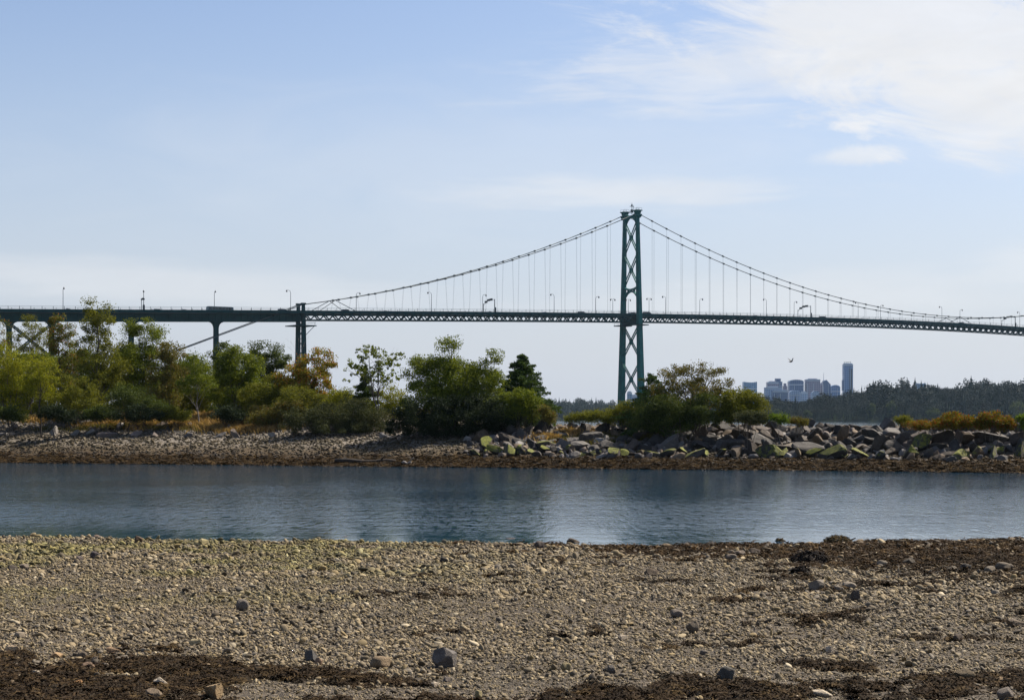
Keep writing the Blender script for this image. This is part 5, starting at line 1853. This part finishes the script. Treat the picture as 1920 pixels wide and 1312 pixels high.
def weeds():
    r = rng_for(860)
    n = 240000
    Y = np.where(r.random(n) < .5, r.uniform(9, 16, n), r.uniform(16, 43.2, n))
    X = r.uniform(-1, 1, n) * (Y * .33 + 5.0)
    keep = Y < yn(X) + .6
    X, Y = X[keep], Y[keep]
    wd, px, py = weed_density(X, Y)
    keep = r.random(len(X)) < wd * np.interp(Y, [9, 14, 20, 43], [1.0, .95, .6, .50]) * .85
    X, Y, px, py = X[keep], Y[keep], px[keep], py[keep]
    n = len(X)
    s = r.uniform(.05, .105, n) * np.interp(Y, [10, 43], [.8, 1.7])
    pal = np.array([(.024, .016, .009), (.040, .026, .013), (.062, .041, .018), (.033, .025, .016)])
    c = pal[r.choice(4, n, p=[.4, .3, .15, .15])] * r.uniform(.7, 1.3, (n, 1))
    far_ = sstep(Y, 26, 38)[:, None]
    c = c * (1 - far_) + far_ * c * np.array([1.25, 1.15, 1.0])
    return scatter('seaweed', np.stack([X, Y, zbeach(X, Y) + s * .12], 1), np.stack([r.normal(0, .2, n), r.normal(0, .2, n), r.uniform(0, 6.28, n)], 1),
                   np.stack([s, s, s * r.uniform(.5, .95, n)], 1), r.integers(0, 6, n), np.concatenate([c, np.ones((n, 1))], 1), WEED,
                   'dark brown seaweed strewn over the near pebbles and along the wet edge', 'seaweed')



def far_cobbles():
    r = rng_for(870)
    n = 52000
    X = r.uniform(-46, 42, n)
    sN = r.uniform(-0.3, 17, n)
    Y = yw(X) + sN
    right = X > -2
    keep = np.where(right, sN < 5.5, sN < 16.5)
    X, Y, sN = X[keep], Y[keep], sN[keep]
    n = len(X)
    Z = zspit(X, Y)
    s = (.034 + .12 * r.random(n) ** 2.4) * np.interp(Z, [0, .6, 1.2, 2.6], [.75, .9, 1.0, 1.25])
    pal = np.array([(.30, .275, .245), (.22, .20, .175), (.38, .36, .33), (.13, .12, .11), (.26, .22, .16)])
    c = pal[r.choice(5, n, p=[.3, .25, .15, .15, .15])] * r.uniform(.17, .44, (n, 1)) * np.array([1.0, .95, .86])  # cobble colours darkened to include the shade on the bank
    low = 1 - sstep(Z + .6 * (fbm(X * .5, Y * .5, 871, 2) - .5), .40, 1.05)
    c = c * (1 - low[:, None] * np.array([.74, .81, .90]))
    mid = sstep(Z, .3, .7) * (1 - sstep(Z, 1.3, 2.0))
    c = c * (1 - mid[:, None] * np.array([.24, .32, .55]))
    scatter('shore_cobbles', np.stack([X, Y, Z + s * .2], 1), np.stack([r.normal(0, .4, n), r.normal(0, .4, n), r.uniform(0, 6.28, n)], 1),
            s[:, None] * np.stack([r.uniform(1, 1.5, n), r.uniform(.8, 1.1, n), r.uniform(.7, 1, n)], 1), r.integers(0, 10, n), np.concatenate([c, np.ones((n, 1))], 1), PEB,
            'grey and brown cobbles on the far bank of the lagoon', 'cobbles')
    n = 22000
    X = r.uniform(-46, 42, n)
    sN = r.uniform(-.2, 4.4, n) * np.where(X > 0, 1.15, 1.0)
    Y = yw(X) + sN
    keep = r.random(n) < (1 - sstep(sN + 2.4 * (fbm(X * .6, Y * .8, 872, 3) - .5), 2.2, 4.2)) * .9
    X, Y = X[keep], Y[keep]
    n = len(X)
    s = r.uniform(.12, .28, n)
    pal = np.array([(.036, .022, .009), (.055, .034, .013), (.078, .050, .020), (.024, .017, .010)])
    c = pal[r.integers(0, 4, n)] * r.uniform(.7, 1.3, (n, 1))
    scatter('shore_seaweed', np.stack([X, Y, zspit(X, Y) + .01], 1), np.stack([r.normal(0, .2, n), r.normal(0, .2, n), r.uniform(0, 6.28, n)], 1),
            np.stack([s, s, s * .5], 1), r.integers(0, 6, n), np.concatenate([c, np.ones((n, 1))], 1), WEED,
            'brown seaweed band along the far waterline of the lagoon', 'seaweed')
    # broken stone filling the gaps between the boulders, and the breakwater beyond the photo's right edge
    n = 2600
    X = r.uniform(-3, 60, n); sN = r.uniform(3.2, 17.5, n)
    keep = (X < 31) | (r.random(n) < .8)
    X, sN = X[keep], sN[keep]
    Y = yw(X) + sN; n = len(X)
    s = np.where(X < 31, r.uniform(.14, .42, n), r.uniform(.3, .9, n))
    c = np.array([t[1] for t in TONES])[r.integers(0, 6, n)] * r.uniform(.6, 1.1, (n, 1))
    rb = [proto(rock_mesh('rubble_stone', 880 + k, 2, 10, (.45, .8), (1, .8, .65), .04), M['pebble']) for k in range(6)]
    scatter('rubble', np.stack([X, Y, zspit(X, Y) + s * .2], 1), r.normal(0, .6, (n, 3)), s[:, None] * r.uniform(.75, 1.25, (n, 3)), r.integers(0, 6, n), np.concatenate([c, np.ones((n, 1))], 1), rb,
            'broken stone filling the gaps between the breakwater boulders', 'rubble')


far_cobbles()

# ------------------------------------------------------------------ the larger stones of the near beach, each a thing
NEAR = [  # px, base py, width px, height px, kind, tone, label
    (835, 1252, 52, 46, 'a', (.125, .12, .118), 'upright grey angular boulder with one dark face, largest in the lower middle of the beach'),
    (712, 1253, 44, 23, 'r', (.20, .155, .10), 'smooth tan loaf-shaped cobble left of the upright grey boulder'),
    (453, 1145, 25, 22, 'r', (.16, .145, .13), 'round grey cobble alone on the fine pebbles of the left half'),
    (1300, 1187, 28, 26, 'r', (.13, .11, .085), 'round brown cobble alone right of the middle of the beach'),
    (1535, 1109, 38, 28, 'a', (.17, .155, .135), 'grey angular stone, largest of the group under the dark seaweed clump'),
    (1573, 1111, 20, 13, 'r', (.18, .16, .13), 'small grey cobble beside the large angular stone of the group'),
    (1594, 1104, 28, 13, 'r', (.20, .18, .15), 'flat pale cobble behind the small grey one in the right-hand group'),
    (1607, 1127, 24, 24, 'a', (.07, .06, .055), 'dark upright stone at the right end of the group of four'),
    (1363, 1277, 36, 28, 'r', (.075, .075, .07), 'dark grey dome-shaped cobble near the bottom, right of the middle'),
    (1811, 1276, 40, 24, 's', (.13, .105, .065), 'dark slab with a tan top near the bottom right corner'),
    (1883, 1283, 32, 15, 's', (.23, .17, .10), 'thin flat tan slab right of the dark slab'),
    (1887, 1312, 34, 26, 'r', (.15, .135, .12), 'round grey cobble cut by the bottom edge at the right'),
    (1222, 1080, 28, 15, 'r', (.115, .09, .065), 'brown domed cobble between the waterline and the middle of the beach'),
    (1907, 1175, 40, 14, 's', (.14, .115, .085), 'flat brown stone cut by the right edge'),
    (1798, 1203, 20, 15, 'r', (.09, .07, .055), 'dark brown cobble alone on the right third of the beach'),
    (1706, 1061, 24, 17, 'r', (.07, .06, .045), 'dark cobble in the brown weed, left of three flat stones'),
    (1655, 1062, 22, 12, 'r', (.20, .18, .15), 'pale cobble just left of the dark cobble in brown weed'),
    (1885, 1070, 36, 16, 'r', (.13, .11, .085), 'broad flat cobble in the brown weed at the far right'),
    (1858, 1074, 24, 13, 'r', (.16, .14, .11), 'grey cobble touching the broad flat cobble at the far right'),
    (1786, 1072, 22, 12, 'r', (.17, .15, .12), 'grey cobble left of the dark stone in the right-hand weed'),
    (1812, 1070, 24, 14, 'r', (.055, .05, .045), 'dark stone between two grey cobbles in the right-hand weed'),
    (1075, 1021, 28, 11, 'r', (.06, .045, .03), 'brown weed-covered mound on the waterline right of the middle'),
    (1012, 1029, 20, 15, 'r', (.065, .055, .05), 'dark purple-brown cobble just below the waterline in the middle'),
    (957, 1016, 28, 9, 'r', (.055, .045, .035), 'flat dark stone lying on the waterline left of the purple-brown cobble'),
    (1128, 1033, 14, 8, 'r', (.33, .30, .26), 'small pale cobble under the weed mound on the waterline'),
    (832, 1056, 17, 12, 'r', (.05, .045, .035), 'dark round cobble of a close pair left of the middle'),
    (847, 1055, 11, 7, 'r', (.07, .06, .045), 'smaller stone touching the dark round cobble left of the middle'),
    (1055, 1092, 20, 11, 'r', (.075, .06, .045), 'dark brown cobble standing alone in the middle of the beach'),
    (196, 1008, 21, 11, 'r', (.15, .115, .09), 'brown rounded cobble highest above the waterline at the left'),
    (292, 1008, 17, 7, 'r', (.06, .055, .05), 'dark flat stone on the waterline right of the brown rounded cobble'),
    (258, 1018, 17, 14, 'a', (.12, .085, .055), 'pointed brown stone just below the waterline at the left'),
    (380, 1022, 22, 13, 's', (.30, .27, .15), 'tilted yellowish flat stone near the waterline, left third'),
    (650, 1014, 30, 9, 'r', (.045, .04, .04), 'dark weed-covered stone on the waterline left of the middle'),
    (176, 1047, 17, 14, 'r', (.075, .065, .07), 'dark purplish cobble below the waterline at the left'),
    (148, 1051, 14, 9, 'r', (.13, .11, .105), 'grey cobble just left of the purplish cobble'),
    (44, 1066, 19, 11, 'r', (.19, .165, .135), 'grey-tan cobble right of a dark one at the left edge'),
    (22, 1069, 20, 10, 'r', (.075, .065, .055), 'dark low stone beside the grey-tan cobble at the left edge'),
    (1168, 1201, 22, 12, 's', (.38, .34, .28), 'pale flat stone in the middle of the lower beach'),
    (1556, 1224, 20, 14, 's', (.40, .36, .30), 'small white tilted stone on the lower right beach'),
    (1545, 1306, 40, 13, 's', (.42, .38, .31), 'long white flat stone at the bottom, right of the middle'),
    (1492, 1312, 28, 10, 's', (.38, .34, .28), 'white stone cut by the bottom edge left of the long white one'),
    (1147, 1262, 17, 16, 'a', (.12, .115, .11), 'small grey angular stone among seaweed in the lower middle'),
    (1062, 1258, 20, 16, 'r', (.24, .21, .12), 'yellowish cobble left of the small grey angular stone'),
    (815, 1288, 19, 11, 's', (.40, .36, .30), 'pale flat stone below the upright grey boulder'),
    (838, 1278, 15, 10, 'r', (.17, .15, .14), 'grey oval cobble between upright boulder and pale flat stone'),
    (897, 1308, 16, 15, 'r', (.28, .25, .14), 'yellowish stone near the bottom edge in the middle'),
    (1270, 1158, 24, 15, 'r', (.15, .135, .12), 'grey cobble up and left of the round brown cobble'),
    (582, 1241, 28, 26, 'a', (.085, .085, .085), 'dark angular stone on the weed edge in the left half'),
    (598, 1246, 16, 16, 'a', (.24, .17, .12), 'small rusty tan stone touching the dark angular stone'),
    (365, 1211, 25, 14, 's', (.30, .265, .17), 'pale yellowish flat stone left of the middle, above the weed'),
    (105, 1235, 29, 12, 's', (.33, .235, .13), 'orange-tan flat stone among the left-hand weed'),
    (145, 1287, 22, 14, 'r', (.34, .20, .09), 'orange cobble lying on dark weed at the lower left'),
    (22, 1225, 26, 17, 's', (.34, .28, .20), 'pale tan block at the left edge above the weed'),
    (36, 1195, 24, 11, 'r', (.27, .235, .185), 'pale rounded cobble up from the tan block at the left edge'),
    (153, 1238, 20, 17, 'r', (.12, .10, .075), 'brown cobble at the left end of the stone cluster by the weed'),
    (178, 1247, 17, 19, 'a', (.19, .155, .12), 'grey upright stone second in the cluster by the weed'),
    (195, 1254, 16, 15, 'a', (.36, .33, .29), 'pale stone in the front middle of the cluster by the weed'),
    (165, 1258, 28, 18, 'a', (.21, .15, .105), 'reddish angular stone at the front left of the cluster'),
    (210, 1226, 30, 13, 's', (.21, .15, .095), 'tan-red flat stone at the back of the cluster by the weed'),
    (228, 1241, 29, 14, 'r', (.20, .18, .145), 'rounded grey-tan stone at the right end of the cluster'),
    (300, 1290, 28, 22, 's', (.42, .38, .31), 'white angular slab near the bottom in the left half'),
    (287, 1310, 36, 20, 'a', (.20, .16, .115), 'brown angular stone in front of the white angular slab'),
    (401, 1311, 40, 40, 'w', (.30, .225, .13), 'upright tan wedge-shaped rock at the bottom left'),
    (278, 1277, 15, 9, 'r', (.35, .32, .28), 'small white cobble above the white angular slab'),
    (66, 1270, 20, 14, 'r', (.33, .30, .25), 'pale cobble half buried in the lower left weed'),
    (1320, 1228, 16, 10, 'r', (.11, .10, .09), 'small dark cobble below the round brown one'),
    (1372, 1050, 22, 12, 'r', (.14, .12, .10), 'brown cobble of the loose trio near the water, right of the middle'),
    (1388, 1042, 24, 12, 'r', (.17, .145, .12), 'tan cobble at the back of the loose trio near the water'),
    (1415, 1041, 26, 14, 'r', (.06, .045, .035), 'dark weed-coated cobble at the right of the loose trio'),
]
RA = [rock_mesh('stone', 900 + k, 4, 9, (.5, .85), (1, .85, .9), .035) for k in range(4)]
RR = [pebble_mesh('stone', 910 + k, 4, (1, .85, .8)) for k in range(4)]
RS = [rock_mesh('stone', 920 + k, 4, 12, (.5, .85), (1, .8, .5), .03) for k in range(3)]
RWm = [rock_mesh('stone', 930, 4, 7, (.40, .8), (.8, .7, 1.1), .03)]
for me in RA + RR + RS + RWm:
    me.materials.append(M['rock'])


def near_spot(px, py):
    Y = 20.0
    for _ in range(30):
        x = (px - 960) / F * Y
        z = float(zbeach(np.array([x]), np.array([Y]))[0])
        Y = 0.5 * Y + 0.5 * (H - z) / max(.02, (py - HY)) * F
    return x, min(Y, 43.0), z


STONES = []
r = rng_for(940)
for i, (px, py, wpx, hpx, kd, colr, lab) in enumerate(NEAR):
    x, y, z = near_spot(px, py)
    pool = {'a': RA, 'r': RR, 's': RS, 'w': RWm}[kd]
    me = pool[i % len(pool)]
    sx = wpx * y / F / 2
    szz = hpx * y / F / 2
    o = link('beach_stone', me)
    V = np.empty(len(me.vertices) * 3, np.float32); me.vertices.foreach_get('co', V); V = V.reshape(-1, 3)
    ex = np.abs(V).max(0)
    o.scale = (sx / ex[0], sx * .85 / ex[1], szz * 1.12 / ex[2])
    o.rotation_euler = (r.normal(0, .06), r.normal(0, .10), r.uniform(-.5, .5))
    o.location = (x, y + sx * .5, z + szz * .88)
    STONES.append((x, y + sx * .5, sx * 1.05))
    o.color = (*(np.array(colr) * np.array([.92, .88, .82])), 0)
    tag(o, lab, 'stone', 'larger stones on the near beach')

# big clumps of weed on stones
for i, (px, py, wpx, hpx, lab) in enumerate([(1521, 1056, 72, 24, 'large black-brown seaweed heap lying on the beach at the right'),
                                             (1503, 1076, 36, 14, 'smaller dark seaweed heap just below the large one'),
                                             (1573, 1020, 58, 16, 'weed-covered rock mound standing against the water at the right'),
                                             (1463, 1019, 18, 9, 'small weed-covered knob on the waterline left of the weed-covered mound'),
                                             (1698, 1019, 22, 9, 'weed-covered knob on the waterline right of the weed-covered mound'),
                                             (1230, 1020, 20, 8, 'low weed-covered stone on the waterline under the tower reflection')]):
    x, y, z = near_spot(px, py)
    sx, szz = wpx * y / F / 2, 1.15 * hpx * y / F
    STONES.append((x, y + sx * .4, sx))
    o = empty('seaweed_heap', (x, y + sx * .4, z), lab, 'seaweed heap', 'seaweed-covered mounds by the water')
    me = rock_mesh('rock_core', 950 + i, 3, 6, (.6, .9), (1, .7, .8), .08)
    me.transform(Matrix.Diagonal((sx * .86, sx * .7, szz * .72, 1)))
    c = link('rock_core', me, M['rock'], o); c.color = (.05, .04, .03, 0)
    rr = rng_for(960 + i)
    V, Fc = [], []
    for k in range(420):
        d = rr.normal(size=3); d[2] = abs(d[2]); d /= np.linalg.norm(d)
        p = d * np.array([sx, sx * .8, szz]) * rr.uniform(.78, .97)
        dn = np.array([d[0], d[1], -.9]) + rr.normal(size=3) * .5; dn /= np.linalg.norm(dn)
        sd_ = np.cross(dn, d); sd_ /= np.linalg.norm(sd_) + 1e-6
        L, wdt = rr.uniform(.05, .15) * (sx / .35) ** .5, rr.uniform(.008, .02)
        oo = len(V)
        for q in range(3):
            cpt = p + dn * L * q / 2 + d * .02 * math.sin(q * 1.5)
            cpt[2] = max(cpt[2], .004)
            V += [cpt - sd_ * wdt, cpt + sd_ * wdt]
            if q:
                Fc.append((oo + 2 * q - 2, oo + 2 * q - 1, oo + 2 * q + 1, oo + 2 * q))
    link('fronds', np_mesh('fronds', V, Fc, False), [pmat('black_seaweed', (.012, .010, .009), .85, .4, 9.0, spec=0.05), pmat('brown_weed_cover', (.048, .034, .015), .85, .4, 9.0, spec=0.05)][i > 1], o)

pebbles()
weeds()

# far-bank driftwood, and a dark bar put in place of a shadow line
def log(px0, px1, py, s0, rad, mat, lab):
    Y = 108.0
    for _ in range(4):
        Y = float(yw((px0 + px1 - 1920) / 2 / F * Y)) + s0
    a, b = at(px0, py, Y), at(px1, py, Y - .4)
    z = GX((a.x + b.x) / 2, Y) + rad * .7
    o = None
    mb = MB()
    pts = [Vector((a.x + (b.x - a.x) * f, a.y + (b.y - a.y) * f, z + .05 * math.sin(f * 9))) for f in np.linspace(0, 1, 9)]
    mb.tube(pts, [rad * (1 - .35 * f) for f in np.linspace(0, 1, 9)], 9)
    mb.tube([pts[6], pts[6] + Vector((.3, -.2, .35))], [rad * .4, rad * .2], 6)
    return tag(mb.build('log_and_shadow_bar', mat, None, None, True), lab, 'driftwood log')


log(628, 742, 856, 2.0, .14, M['bark_dark'], 'long dark bar standing for a shadow line on the far waterline below the willow thicket')
log(755, 771, 859, 1.3, .10, M['bark_pale'], 'short pale log at the right end of the dark shadow bar')

# ------------------------------------------------------------------ bird
o = empty('bird', at(1483, 678, 240), 'dark bird flying left of the city towers with raised wings', 'bird', None, 0.5)
mb = MB()
mb.tube([(-.36, 0, .02), (-.28, 0, .0), (-.1, 0, -.02), (.08, 0, 0), (.2, 0, .05), (.27, 0, .07), (.34, 0, .06), (.40, 0, .05)], [.02, .05, .085, .09, .06, .055, .035, .005], 10)
for s in (1, -1):
    w_ = [((.10, .05), (-.10, .05), .03), ((.14, .24), (-.06, .24), .20), ((.06, .46), (-.08, .44), .40), ((-.08, .64), (-.12, .62), .50)]
    for k in range(3):
        (a, b, z0), (c, d, z1) = w_[k], w_[k + 1]
        q = [(a[0], s * a[1], z0), (b[0], s * b[1], z0), (d[0], s * d[1], z1), (c[0], s * c[1], z1)]
        mb.hexa([(x, y, z - .012) for x, y, z in q] + [(x, y, z + .012) for x, y, z in q])
mb.hexa([(-.34, -.03, .01), (-.34, .03, .01), (-.50, .07, .02), (-.50, -.07, .02), (-.34, -.03, .03), (-.34, .03, .03), (-.50, .07, .035), (-.50, -.07, .035)])
b_ = mb.build('body', pmat('dark_feathers', (.035, .033, .032), .8, .2, 5.0), o)

# ------------------------------------------------------------------ haze
hm, n = new_mat('haze_air')
pv = n.node('ShaderNodeVolumePrincipled')
pv.inputs['Color'].default_value = (0.55, 0.78, 1.0, 1)
pv.inputs['Density'].default_value = 0.00003
pv.inputs['Density Attribute'].default_value = ''
pv.inputs['Anisotropy'].default_value = 0.35
n.node('ShaderNodeOutputMaterial', None, Volume=pv.outputs[0])
mb = MB()
mb.hexa([(x, y, z) for z in (-5.0, 118.0) for x, y in ((-3200, -900), (3200, -900), (3200, 4400), (-3200, 4400))])
hz = mb.build('haze', hm)
tag(hz, 'thin blue haze filling the air over the water and city', 'haze', None, 'stuff')
